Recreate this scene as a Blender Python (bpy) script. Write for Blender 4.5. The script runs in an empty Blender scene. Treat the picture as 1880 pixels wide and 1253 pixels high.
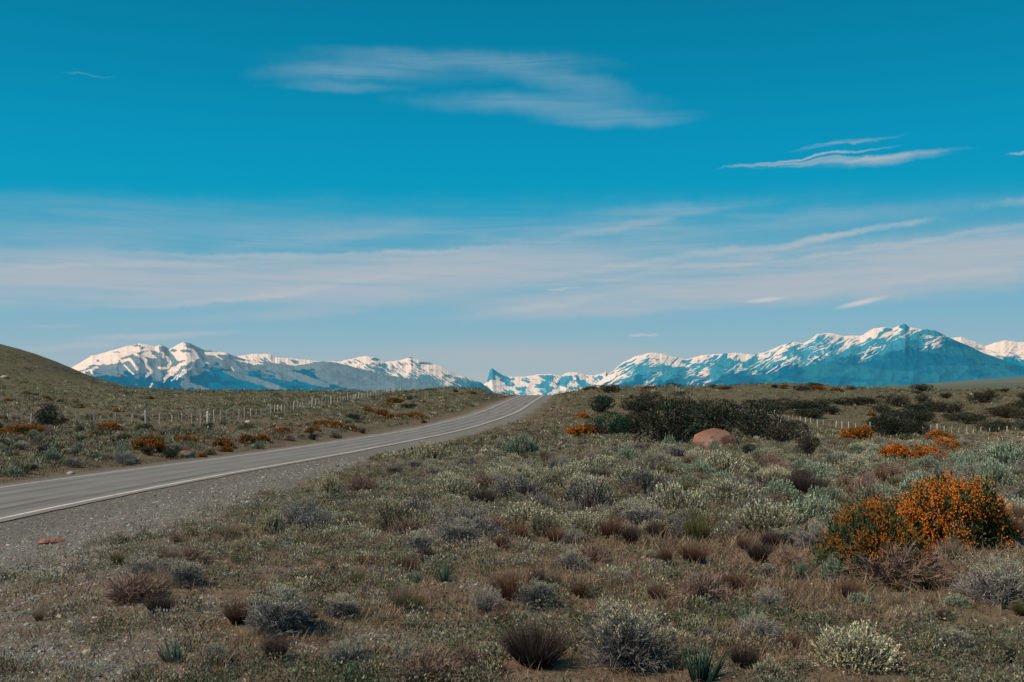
import bpy, math, random
import numpy as np
from mathutils import Vector
R_ = math.radians
rng = np.random.default_rng(7)
random.seed(7)
scene = bpy.context.scene
COL = scene.collection
EYE = 2.0                       # eye height above the ground at the camera; z below is measured from the eye
F = 1828.0; HZ = 706.0; CX = 940.0   # survey constants: 35 mm lens, level horizon

# ------------------------------------------------------------------ noise
def _hash(ix, iy, iz, seed):
    h = (ix.astype(np.int64)*374761393 + iy.astype(np.int64)*668265263 + iz.astype(np.int64)*2147483647 + seed*1274126177) & 0xFFFFFFFF
    h = ((h ^ (h >> 13))*1274126177) & 0xFFFFFFFF
    h = ((h ^ (h >> 16))*2246822519) & 0xFFFFFFFF
    return ((h ^ (h >> 15)) & 0xFFFFFF)/float(0xFFFFFF)
def vnoise(x, y, z=None, seed=0):
    x = np.asarray(x, float); y = np.asarray(y, float)
    if z is None: z = np.zeros_like(x)
    x, y, z = np.broadcast_arrays(x, y, z)
    fx, fy, fz = np.floor(x), np.floor(y), np.floor(z)
    tx, ty, tz = x-fx, y-fy, z-fz
    tx = tx*tx*(3-2*tx); ty = ty*ty*(3-2*ty); tz = tz*tz*(3-2*tz)
    r = 0
    flat = not np.any(z)
    for dz in ((0,) if flat else (0, 1)):
        wz = 1.0 if flat else (tz if dz else 1-tz)
        for dy in (0, 1):
            wy = ty if dy else 1-ty
            for dx in (0, 1):
                wx = tx if dx else 1-tx
                r = r + _hash(fx+dx, fy+dy, fz+dz, seed)*wx*wy*wz
    return r
def fbm(x, y, z=None, oct=4, seed=0, gain=0.5):
    a, s, t, f = 1.0, 0.0, 0.0, 1.0
    for o in range(oct):
        s = s + a*vnoise(np.asarray(x)*f+o*17.3, np.asarray(y)*f-o*9.1, None if z is None else np.asarray(z)*f, seed+o)
        t += a; a *= gain; f *= 2.03
    return s/t
def ridged(x, y, oct=5, seed=0, gain=0.5):
    a, s, t, f = 1.0, 0.0, 0.0, 1.0
    for o in range(oct):
        n = 1-np.abs(2*vnoise(np.asarray(x)*f+o*31.7, np.asarray(y)*f+o*5.3, None, seed+o)-1)
        s = s + a*n*n; t += a; a *= gain; f *= 2.1
    return s/t
def sstep(a, b, x):
    t = np.clip((np.asarray(x, float)-a)/(b-a), 0, 1); return t*t*(3-2*t)

# ------------------------------------------------------------------ the road's course (surveyed nodes: x, y, z)
RN = np.array([(-34, -140, -3.9), (-27, -60, -4.2), (-22.6, 0, -4.45), (-20.3, 37.9, -4.56), (-16.2, 87.2, -5.66), (-9.7, 136.2, -6.05), (-3.1, 185.2, -5.36),
               (0.9, 234.5, -4.47), (4.2, 283.8, -3.89), (6.9, 333.2, -3.77), (8.8, 382.6, -4.3), (10.6, 432, -6.2), (13.5, 520, -14), (20, 700, -32)], float)
def _cr(P, n=24):
    out = []
    for i in range(len(P)-1):
        p0 = P[max(i-1, 0)]; p1 = P[i]; p2 = P[i+1]; p3 = P[min(i+2, len(P)-1)]
        d1 = (p2-p0)/max(p2[1]-p0[1], 1e-6)*(p2[1]-p1[1]); d2 = (p3-p1)/max(p3[1]-p1[1], 1e-6)*(p2[1]-p1[1])
        for k in range(n):
            t = k/n; t2 = t*t; t3 = t2*t
            out.append((2*t3-3*t2+1)*p1+(t3-2*t2+t)*d1+(-2*t3+3*t2)*p2+(t3-t2)*d2)
    out.append(P[-1]); return np.array(out)
RC = _cr(RN)
RH = np.arctan2(np.gradient(RC[:, 0]), np.gradient(RC[:, 1]))
def road_d(x, y):      # signed distance from the centre line, + to the right
    return (x-np.interp(y, RC[:, 1], RC[:, 0]))*np.cos(np.interp(y, RC[:, 1], RH))
def road_z(y): return np.interp(y, RC[:, 1], RC[:, 2])

# ------------------------------------------------------------------ terrain
def _px(px, py, Y): return ((px-CX)/F*Y, Y, -(py-HZ)/F*Y)
CP = []
def zrow(px, pairs):
    for Y, z in pairs: CP.append(((px-CX)/F*Y, Y, z))
zrow(0, [(3, -2.0), (8, -2.15), (12, -2.5), (20, -3.4), (30, -4.35), (60, -4.6), (90, -4.7), (160, -3.6), (220, -1.7), (300, 1.0)])
zrow(-500, [(5, -2.1), (12, -3.2), (20, -4.3), (60, -4.4), (115, -4.2), (200, 3), (300, 12), (450, 34), (700, 30)])
zrow(470, [(3, -2.0), (8, -2.05), (12, -2.2), (20, -2.65), (30, -3.3), (45, -4.3)])
zrow(940, [(3, -2.0), (7, -2.0), (12, -2.1), (20, -2.35), (35, -3.0), (60, -4.3), (90, -5.3), (120, -5.9)])
zrow(1100, [(20, -2.28), (35, -2.75), (60, -3.9), (100, -5.3), (150, -5.8), (200, -5.0), (260, -3.2)])
zrow(1000, [(150, -5.9), (200, -5.4), (260, -4.5), (333, -3.7)])
zrow(1400, [(3, -2.0), (7, -2.0), (12, -2.08), (20, -2.25), (35, -2.65), (60, -3.5), (100, -5.2), (150, -6.0), (220, -4.6), (300, -1.6), (450, -6), (700, -20)])
zrow(1200, [(220, -4.2), (300, -1.7)])
zrow(1600, [(220, -5.5), (300, -2.9)])
zrow(1880, [(3, -2.0), (8, -2.0), (20, -2.2), (35, -2.6), (60, -3.4), (100, -5.2), (150, -6.4), (220, -5.5), (300, -2.7), (450, -6), (700, -14)])
zrow(2400, [(5, -2), (20, -2.2), (60, -3.5), (150, -6.0), (300, -3), (600, -8)])
zrow(300, [(60, -4.9), (90, -5.0), (180, -4.3), (280, -3.0), (420, -2.3), (650, -8)])
zrow(600, [(90, -5.4), (120, -5.3), (300, -3.4), (400, -2.9), (650, -12)])
zrow(780, [(200, -4.6), (450, -8), (700, -22)])
zrow(950, [(450, -7.5), (700, -34)])
for p in [(0, 632, 450), (60, 650, 450), (120, 674, 450), (160, 692, 450), (200, 708, 440), (250, 714, 430), (740, 720, 340), (800, 717, 262), (850, 714.5, 262), (872, 714.5, 262),
          (905, 721, 270), (1060, 717, 333), (1090, 711.5, 338), (1150, 712, 340), (1250, 712, 340), (1300, 711, 340), (1400, 706.5, 340), (1450, 707, 340), (1500, 709, 340), (1560, 713, 340), (1620, 716, 340), (1700, 719.5, 340),
          (1780, 717, 350), (1880, 711.5, 360), (2100, 706, 370),
          (6, 776, 115), (141, 784, 112), (228, 784, 114), (303, 781, 120), (364, 777, 127), (494, 764, 155), (564, 750, 185), (640, 737, 220), (700, 726.5, 280),
          (1469, 779, 165), (1604, 793, 150), (1709, 797, 140), (1804, 802, 130), (1280, 742, 230), (1255, 727, 270)]:
    CP.append(_px(*p))
for x, y, z in RN[3:10]:
    CP.append((x-9, y, z+0.1)); CP.append((x+11, y, z+0.15))
FARP = [(-200, 700, 1500), (0, 716, 1500), (400, 722, 1500), (940, 745, 1500), (1300, 726, 1500), (1560, 719, 1500), (1700, 713.5, 1500), (1880, 706.5, 1500), (2300, 690, 1500),
        (0, 725, 4500), (500, 730, 4500), (940, 745, 4500), (1300, 728, 4500), (1560, 716.5, 4500), (1700, 708, 4500), (1880, 698.5, 4500), (2300, 680, 4500),
        (0, 725, 9000), (500, 730, 9000), (940, 742, 9000), (1300, 726, 9000), (1560, 714, 9000), (1700, 703.5, 9000), (1880, 689.5, 9000), (2300, 670, 9000)]
for p in FARP: CP.append(_px(*p))
CP = np.array(CP)
def _uv(x, y):
    r = np.hypot(x, y); a = np.arctan2(x, y)
    a = np.clip(a, -0.85, 0.85)
    return 3.0*a, np.log(np.maximum(r, 3.0))
cu, cv = _uv(CP[:, 0], CP[:, 1])
def _k(d2): return 0.5*d2*np.log(d2+1e-9)
_n = len(CP)
_zs = 1.0/np.hypot(CP[:, 0], CP[:, 1])**0.75           # interpolate a distance-damped height
A = np.zeros((_n+3, _n+3)); d2 = (cu[:, None]-cu)**2+(cv[:, None]-cv)**2
A[:_n, :_n] = _k(d2)+np.eye(_n)*0.0004; A[:_n, _n] = 1; A[:_n, _n+1] = cu; A[:_n, _n+2] = cv; A[_n:, :_n] = A[:_n, _n:].T
W_ = np.linalg.solve(A, np.concatenate([CP[:, 2]*_zs, np.zeros(3)]))
def _tps(x, y):
    u, v = _uv(x, y); u = u.ravel(); v = v.ravel(); out = np.empty_like(u)
    for i in range(0, len(u), 40000):
        uu, vv = u[i:i+40000], v[i:i+40000]
        out[i:i+40000] = _k((uu[:, None]-cu)**2+(vv[:, None]-cv)**2)@W_[:_n]+W_[_n]+W_[_n+1]*uu+W_[_n+2]*vv
    r = np.maximum(np.hypot(x, y), 3.0)
    return out.reshape(np.shape(x))*r**0.75
def hgt(x, y):
    x = np.asarray(x, float); y = np.asarray(y, float)
    z = _tps(x, y); r = np.hypot(x, y); a = np.abs(np.arctan2(x, y))
    z = z*(1-sstep(0.8, 1.6, a))+(-2.0-0.004*np.minimum(r, 3000))*sstep(0.8, 1.6, a)
    d = road_d(x, y)
    m = sstep(3.0, 9.0, np.abs(d))
    bump = (fbm(x*0.8, y*0.8, oct=4, seed=3)-0.5)*0.16+(fbm(x*0.11, y*0.11, oct=3, seed=5)-0.5)*0.5*sstep(10, 60, r)+(fbm(x*0.02, y*0.02, oct=3, seed=6)-0.5)*1.2*sstep(150, 400, r)*(1-sstep(700, 2000, r)*0.5)
    z = z+bump*m
    inr = (y < 690) & (y > -135)
    k = 1-sstep(4.6, 11.0, np.abs(d)); k = np.where(inr, k, 0)
    zr = road_z(y)-0.035-0.03*np.maximum(np.abs(d)-4.2, 0)
    return z*(1-k)+zr*k
def gz(x, y): return float(hgt(np.array([x]), np.array([y]))[0])+EYE
_marchY = np.concatenate([np.geomspace(4.5, 460, 700)])
def ground_at(px, py):
    """the ground point that the survey sight line (px, py) meets"""
    u = (px-CX)/F; s = -(py-HZ)/F
    x = u*_marchY; z = hgt(x, _marchY); below = s*_marchY < z
    i = int(np.argmax(below)) if below.any() else len(_marchY)-1
    if i == 0: Y = _marchY[0]
    else:
        a = s*_marchY[i-1]-z[i-1]; b = s*_marchY[i]-z[i]
        t = a/(a-b) if a != b else 0; t = min(max(t, 0), 1); Y = _marchY[i-1]+(_marchY[i]-_marchY[i-1])*t
    return u*Y, Y

# ------------------------------------------------------------------ helpers: meshes
def new_mesh(name, V, Q, C=None, tris=None, smooth=False):
    V = np.asarray(V, np.float32); me = bpy.data.meshes.new(name)
    Q = np.asarray(Q, np.int32).reshape(-1, 4) if Q is not None else np.zeros((0, 4), np.int32)
    T = np.asarray(tris, np.int32).reshape(-1, 3) if tris is not None else np.zeros((0, 3), np.int32)
    me.vertices.add(len(V)); me.vertices.foreach_set('co', V.ravel())
    nl = Q.size+T.size; me.loops.add(nl); me.loops.foreach_set('vertex_index', np.concatenate([Q.ravel(), T.ravel()]).astype(np.int32))
    np_ = len(Q)+len(T); me.polygons.add(np_)
    ls = np.concatenate([np.arange(len(Q))*4, Q.size+np.arange(len(T))*3]).astype(np.int32)
    me.polygons.foreach_set('loop_start', ls)
    me.update(calc_edges=True)
    if C is not None:
        at = me.color_attributes.new('Col', 'FLOAT_COLOR', 'POINT')
        c4 = np.ones((len(V), 4), np.float32); c4[:, :3] = C; at.data.foreach_set('color', c4.ravel())
    me.polygons.foreach_set('use_smooth', np.full(np_, smooth))
    return me
def link(name, me, mat, parent=None, loc=(0, 0, 0)):
    o = bpy.data.objects.new(name, me); COL.objects.link(o)
    if mat is not None and len(me.materials) == 0: me.materials.append(mat)
    o.location = loc
    if parent is not None: o.parent = parent
    return o
def tag(o, label=None, cat=None, group=None, kind=None):
    if label: o['label'] = label
    if cat: o['category'] = cat
    if group: o['group'] = group
    if kind: o['kind'] = kind
    return o
def empty(name, loc=(0, 0, 0), rz=0.0):
    o = bpy.data.objects.new(name, None); COL.objects.link(o); o.location = loc; o.rotation_euler = (0, 0, rz); o.empty_display_size = 0.1
    return o
class Geo:
    def __init__(s): s.V = []; s.Q = []; s.C = []; s.n = 0
    def add(s, V, Q, C): s.V.append(V); s.Q.append(Q+s.n); s.C.append(C); s.n += len(V)
    def mesh(s, name, smooth=False): return new_mesh(name, np.concatenate(s.V), np.concatenate(s.Q), np.concatenate(s.C), smooth=smooth)
def unit(v): return v/np.maximum(np.linalg.norm(v, axis=-1, keepdims=True), 1e-9)
def strips(g, P, D, L, W, c0, c1, nseg=2, droop=0.15, curl=0.2, tipw=0.15, r=rng):
    """n tapered blades: base P, direction D, length L, width W, colours from c0 at the root to c1 at the tip"""
    n = len(P); D = unit(D); L = np.broadcast_to(L, (n,)); W = np.broadcast_to(W, (n,))
    rv = r.normal(size=(n, 3)); S = unit(np.cross(D, rv)); B = unit(r.normal(size=(n, 3)))
    V = np.empty((n, nseg+1, 2, 3)); C = np.empty((n, nseg+1, 2, 3))
    c0 = np.broadcast_to(c0, (n, 3)); c1 = np.broadcast_to(c1, (n, 3))
    for k in range(nseg+1):
        t = k/nseg
        c = P+D*(L*t)[:, None]+B*(L*curl*t*t)[:, None]
        c = c.copy(); c[:, 2] -= L*droop*t*t
        w = W*(1-(1-tipw)*t**1.5)*0.5
        V[:, k, 0] = c-S*w[:, None]; V[:, k, 1] = c+S*w[:, None]
        cc = c0*(1-t)+c1*t; C[:, k, 0] = cc; C[:, k, 1] = cc
    base = np.arange(n)[:, None]*(nseg+1)*2+np.arange(nseg)[None, :]*2
    Q = np.stack([base, base+1, base+3, base+2], -1).reshape(-1, 4)
    g.add(V.reshape(-1, 3), Q, C.reshape(-1, 3))
def leaves(g, P, N, size, c, asp=0.5, r=rng):
    """n leaf-shaped quads about P, growing along N"""
    n = len(P); N = unit(N); S = unit(np.cross(N, r.normal(size=(n, 3)))); s = np.broadcast_to(size, (n,))[:, None]
    V = np.stack([P, P+N*s*0.45+S*s*asp*0.5, P+N*s, P+N*s*0.45-S*s*asp*0.5], 1)
    C = np.repeat(np.broadcast_to(c, (n, 3))[:, None, :], 4, 1)
    g.add(V.reshape(-1, 3), np.arange(n*4).reshape(-1, 4), C.reshape(-1, 3))
def jit(c, n, amt=0.18, r=rng):
    c = np.broadcast_to(np.asarray(c, float), (n, 3)); v = 1+r.normal(size=(n, 1))*amt; h = 1+r.normal(size=(n, 3))*amt*0.3
    return np.clip(c*v*h, 0.002, 1)

# ------------------------------------------------------------------ materials
def nodemat(name):
    m = bpy.data.materials.new(name); m.use_nodes = True; nt = m.node_tree; nt.nodes.clear()
    return m, nt, nt.nodes, nt.links
def foliage_mat(name, trans=0.25, gain=1.0, rough=0.8):
    m, nt, N, L = nodemat(name)
    a = N.new('ShaderNodeVertexColor'); a.layer_name = 'Col'
    tc = N.new('ShaderNodeTexCoord'); no = N.new('ShaderNodeTexNoise'); no.inputs['Scale'].default_value = 9; L.new(tc.outputs['Object'], no.inputs['Vector'])
    mr = N.new('ShaderNodeMapRange'); mr.inputs[3].default_value = 0.75*gain; mr.inputs[4].default_value = 1.25*gain; L.new(no.outputs['Fac'], mr.inputs[0])
    oi = N.new('ShaderNodeObjectInfo'); m2 = N.new('ShaderNodeMapRange'); m2.inputs[3].default_value = 0.8; m2.inputs[4].default_value = 1.18; L.new(oi.outputs['Random'], m2.inputs[0])
    mu = N.new('ShaderNodeMath'); mu.operation = 'MULTIPLY'; L.new(mr.outputs[0], mu.inputs[0]); L.new(m2.outputs[0], mu.inputs[1])
    vm = N.new('ShaderNodeVectorMath'); vm.operation = 'SCALE'; L.new(a.outputs[0], vm.inputs[0]); L.new(mu.outputs[0], vm.inputs[3])
    d = N.new('ShaderNodeBsdfDiffuse'); L.new(vm.outputs[0], d.inputs[0])
    t = N.new('ShaderNodeBsdfTranslucent'); L.new(vm.outputs[0], t.inputs[0])
    mx = N.new('ShaderNodeMixShader'); mx.inputs[0].default_value = trans; L.new(d.outputs[0], mx.inputs[1]); L.new(t.outputs[0], mx.inputs[2])
    o = N.new('ShaderNodeOutputMaterial'); L.new(mx.outputs[0], o.inputs[0])
    return m
M_leaf = foliage_mat('leaf')
M_twig = foliage_mat('twig', trans=0.05)
M_flower = foliage_mat('flower', trans=0.3)
M_grass = foliage_mat('dry_grass', trans=0.3)

def vcol_stone(name, bump=0.4, sc=20):
    m, nt, N, L = nodemat(name)
    a = N.new('ShaderNodeVertexColor'); a.layer_name = 'Col'
    tc = N.new('ShaderNodeTexCoord'); no = N.new('ShaderNodeTexNoise'); no.inputs['Scale'].default_value = sc; no.inputs['Detail'].default_value = 8; L.new(tc.outputs['Object'], no.inputs['Vector'])
    mr = N.new('ShaderNodeMapRange'); mr.inputs[1].default_value = .3; mr.inputs[2].default_value = .7; mr.inputs[3].default_value = 0.65; mr.inputs[4].default_value = 1.3; L.new(no.outputs['Fac'], mr.inputs[0])
    vm = N.new('ShaderNodeVectorMath'); vm.operation = 'SCALE'; L.new(a.outputs[0], vm.inputs[0]); L.new(mr.outputs[0], vm.inputs[3])
    b = N.new('ShaderNodeBump'); b.inputs['Strength'].default_value = bump; b.inputs['Distance'].default_value = 0.02; L.new(no.outputs['Fac'], b.inputs['Height'])
    p = N.new('ShaderNodeBsdfPrincipled'); p.inputs['Roughness'].default_value = 0.9; p.inputs['Specular IOR Level'].default_value = 0.2
    L.new(vm.outputs[0], p.inputs['Base Color']); L.new(b.outputs[0], p.inputs['Normal'])
    o = N.new('ShaderNodeOutputMaterial'); L.new(p.outputs[0], o.inputs[0])
    return m
M_stone = vcol_stone('stone')
M_wood = vcol_stone('weathered_wood', 0.5, 30)

# ------------------------------------------------------------------ sky, sun, camera
SUN_EL, SUN_AZ = R_(46), R_(-112)      # azimuth from the view direction (+Y), negative = left, behind the camera
w = bpy.data.worlds.new('World'); scene.world = w; w.use_nodes = True
def build_world():
    nt = w.node_tree; N = nt.nodes; L = nt.links; N.clear()
    out = N.new('ShaderNodeOutputWorld'); bg = N.new('ShaderNodeBackground'); L.new(bg.outputs[0], out.inputs[0])
    sky = N.new('ShaderNodeTexSky'); sky.sky_type = 'NISHITA'; sky.sun_disc = False; sky.sun_elevation = SUN_EL; sky.sun_rotation = SUN_AZ
    sky.altitude = 300; sky.dust_density = 0.6
    tc = N.new('ShaderNodeTexCoord'); sp = N.new('ShaderNodeSeparateXYZ'); L.new(tc.outputs['Generated'], sp.inputs[0])
    def math_(op, a, b=None, clamp=False):
        m = N.new('ShaderNodeMath'); m.operation = op; m.use_clamp = clamp
        for i, v in enumerate((a, b)):
            if v is None: continue
            if isinstance(v, (int, float)): m.inputs[i].default_value = v
            else: L.new(v, m.inputs[i])
        return m.outputs[0]
    # direction -> (azimuth, elevation) in tens of milliradians
    az = math_('ARCTAN2', sp.outputs[0], sp.outputs[1]); el = math_('ARCSINE', sp.outputs[2])
    U = math_('MULTIPLY', az, 18.28); Vv = math_('MULTIPLY', el, 18.28)
    # graded clear sky
    ramp = N.new('ShaderNodeValToRGB'); L.new(math_('MULTIPLY', Vv, 0.1), ramp.inputs[0])
    cr = ramp.color_ramp
    stops = SKY
    cr.elements[0].position = stops[0][0]; cr.elements[0].color = (*stops[0][1], 1)
    cr.elements[1].position = stops[-1][0]; cr.elements[1].color = (*stops[-1][1], 1)
    for p, c in stops[1:-1]:
        e = cr.elements.new(p); e.color = (*c, 1)
    # the sky texture at 0.1, graded strongly towards the photograph's teal
    sc = N.new('ShaderNodeVectorMath'); sc.operation = 'SCALE'; L.new(sky.outputs[0], sc.inputs[0]); sc.inputs[3].default_value = 0.1
    mixs = N.new('ShaderNodeMix'); mixs.data_type = 'RGBA'; mixs.inputs[0].default_value = 0.985
    L.new(sc.outputs[0], mixs.inputs[6]); L.new(ramp.outputs[0], mixs.inputs[7])
    cur = mixs.outputs[2]
    # slight darkening to the sides at the top
    # clouds
    cmb = N.new('ShaderNodeCombineXYZ'); L.new(U, cmb.inputs[0]); L.new(Vv, cmb.inputs[1])
    def noise(scale_xy, rot, detail=6, dist=0.0, rough=0.55, off=(0, 0)):
        mp = N.new('ShaderNodeMapping'); mp.inputs['Rotation'].default_value[2] = rot; mp.inputs['Scale'].default_value = (scale_xy[0], scale_xy[1], 1)
        mp.inputs['Location'].default_value = (off[0], off[1], 0)
        mp.vector_type = 'POINT'; L.new(cmb.outputs[0], mp.inputs[0])
        n = N.new('ShaderNodeTexNoise'); n.inputs['Scale'].default_value = 1; n.inputs['Detail'].default_value = detail; n.inputs['Roughness'].default_value = rough; n.inputs['Distortion'].default_value = dist
        L.new(mp.outputs[0], n.inputs['Vector']); return n.outputs['Fac']
    big = noise((0.14, 1.3), -0.12, 5, 0.6); wisp = noise((0.26, 4.2), -0.13, 8, 0.9, 0.62, (3, 1)); fine = noise((0.8, 12), -0.14, 6, 0.5, 0.6, (7, 2)); cross = noise((0.9, 2.6), 0.5, 7, 0.5, 0.65, (9, 5))
    # warp coordinates for cloud outlines
    wn = N.new('ShaderNodeTexNoise'); wn.inputs['Scale'].default_value = 0.9; wn.inputs['Detail'].default_value = 7; wn.inputs['Roughness'].default_value = 0.62; L.new(cmb.outputs[0], wn.inputs['Vector'])
    wv = N.new('ShaderNodeVectorMath'); wv.operation = 'SUBTRACT'; L.new(wn.outputs['Color'], wv.inputs[0]); wv.inputs[1].default_value = (0.5, 0.5, 0.5)
    ws = N.new('ShaderNodeVectorMath'); ws.operation = 'MULTIPLY'; L.new(wv.outputs[0], ws.inputs[0]); ws.inputs[1].default_value = (1.6, 0.30, 0)
    wa = N.new('ShaderNodeVectorMath'); wa.operation = 'ADD'; L.new(cmb.outputs[0], wa.inputs[0]); L.new(ws.outputs[0], wa.inputs[1])
    def blob(px, py, rx, ry, ang, edge=0.6, warp=True):
        a0 = math.atan((px-CX)/F); e0 = math.atan((HZ-py)/F*math.cos(a0))
        mp = N.new('ShaderNodeMapping'); mp.vector_type = 'TEXTURE'
        mp.inputs['Location'].default_value = (a0*18.28, e0*18.28, 0); mp.inputs['Rotation'].default_value[2] = R_(ang); mp.inputs['Scale'].default_value = (rx/100, ry/100, 1)
        L.new((wa if warp else cmb).outputs[0], mp.inputs[0])
        le = N.new('ShaderNodeVectorMath'); le.operation = 'LENGTH'; L.new(mp.outputs[0], le.inputs[0])
        mr = N.new('ShaderNodeMapRange'); mr.interpolation_type = 'SMOOTHSTEP'; mr.inputs[1].default_value = 1.0; mr.inputs[2].default_value = 1.0-edge; mr.inputs[3].default_value = 0; mr.inputs[4].default_value = 1
        L.new(le.outputs['Value'], mr.inputs[0]); return mr.outputs[0]
    def rng_(x, a, b, c=0.0, d=1.0):
        mr = N.new('ShaderNodeMapRange'); mr.interpolation_type = 'SMOOTHSTEP'
        for i, v in enumerate((a, b, c, d)): mr.inputs[i+1].default_value = v
        L.new(x, mr.inputs[0]); return mr.outputs[0]
    def layer(cur, mask, col):
        mx = N.new('ShaderNodeMix'); mx.data_type = 'RGBA'; L.new(mask, mx.inputs[0]); L.new(cur, mx.inputs[6]); mx.inputs[7].default_value = (*col, 1); return mx.outputs[2]
    tex = math_('ADD', math_('MULTIPLY', wisp, 0.55), math_('ADD', math_('MULTIPLY', big, 0.3), math_('MULTIPLY', fine, 0.15)))
    soft = rng_(tex, 0.37, 0.59, 0.42, 1.0); hard = rng_(tex, 0.42, 0.60)
    feather = rng_(cross, 0.3, 0.7, 0.72, 1.0)
    for (spec, op, col, t) in CLOUDS:
        m = blob(*spec)
        if t == 's': m = math_('MULTIPLY', m, soft)
        elif t == 'u': m = math_('MULTIPLY', m, rng_(tex, 0.3, 0.6, 0.6, 1.0))
        elif t == 'h': m = math_('MULTIPLY', m, hard)
        elif t == 'f': m = math_('MULTIPLY', m, math_('MULTIPLY', soft, feather))
        cur = layer(cur, math_('MULTIPLY', m, op, True), col)
    L.new(cur, bg.inputs[0]); bg.inputs[1].default_value = 1.0
    # the clouds are only worked out in the part of the sky that has them (az within 50 deg, 0-30 deg up)
    bg0 = N.new('ShaderNodeBackground'); L.new(mixs.outputs[2], bg0.inputs[0])
    ms = N.new('ShaderNodeMixShader'); inside = math_('MULTIPLY', math_('LESS_THAN', math_('ABSOLUTE', U), 16.0), math_('MULTIPLY', math_('GREATER_THAN', Vv, -0.2), math_('LESS_THAN', Vv, 9.0)))
    L.new(inside, ms.inputs[0]); L.new(bg0.outputs[0], ms.inputs[1]); L.new(bg.outputs[0], ms.inputs[2]); L.new(ms.outputs[0], out.inputs[0])
G1 = (0.41, 0.475, 0.535); G2 = (0.30, 0.44, 0.54); G3 = (0.50, 0.52, 0.55); G4 = (0.66, 0.60, 0.58)
SKY = [(0.0, (0.42, 0.47, 0.49)), (0.03, (0.355, 0.46, 0.51)), (0.08, (0.265, 0.45, 0.55)), (0.14, (0.185, 0.43, 0.565)), (0.22, (0.06, 0.37, 0.53)), (0.32, (0.0, 0.325, 0.52)), (0.42, (0.0, 0.29, 0.495)), (0.55, (0.0, 0.235, 0.41)), (0.70, (0.0, 0.185, 0.335)), (1.0, (0.0, 0.145, 0.26))]
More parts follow.
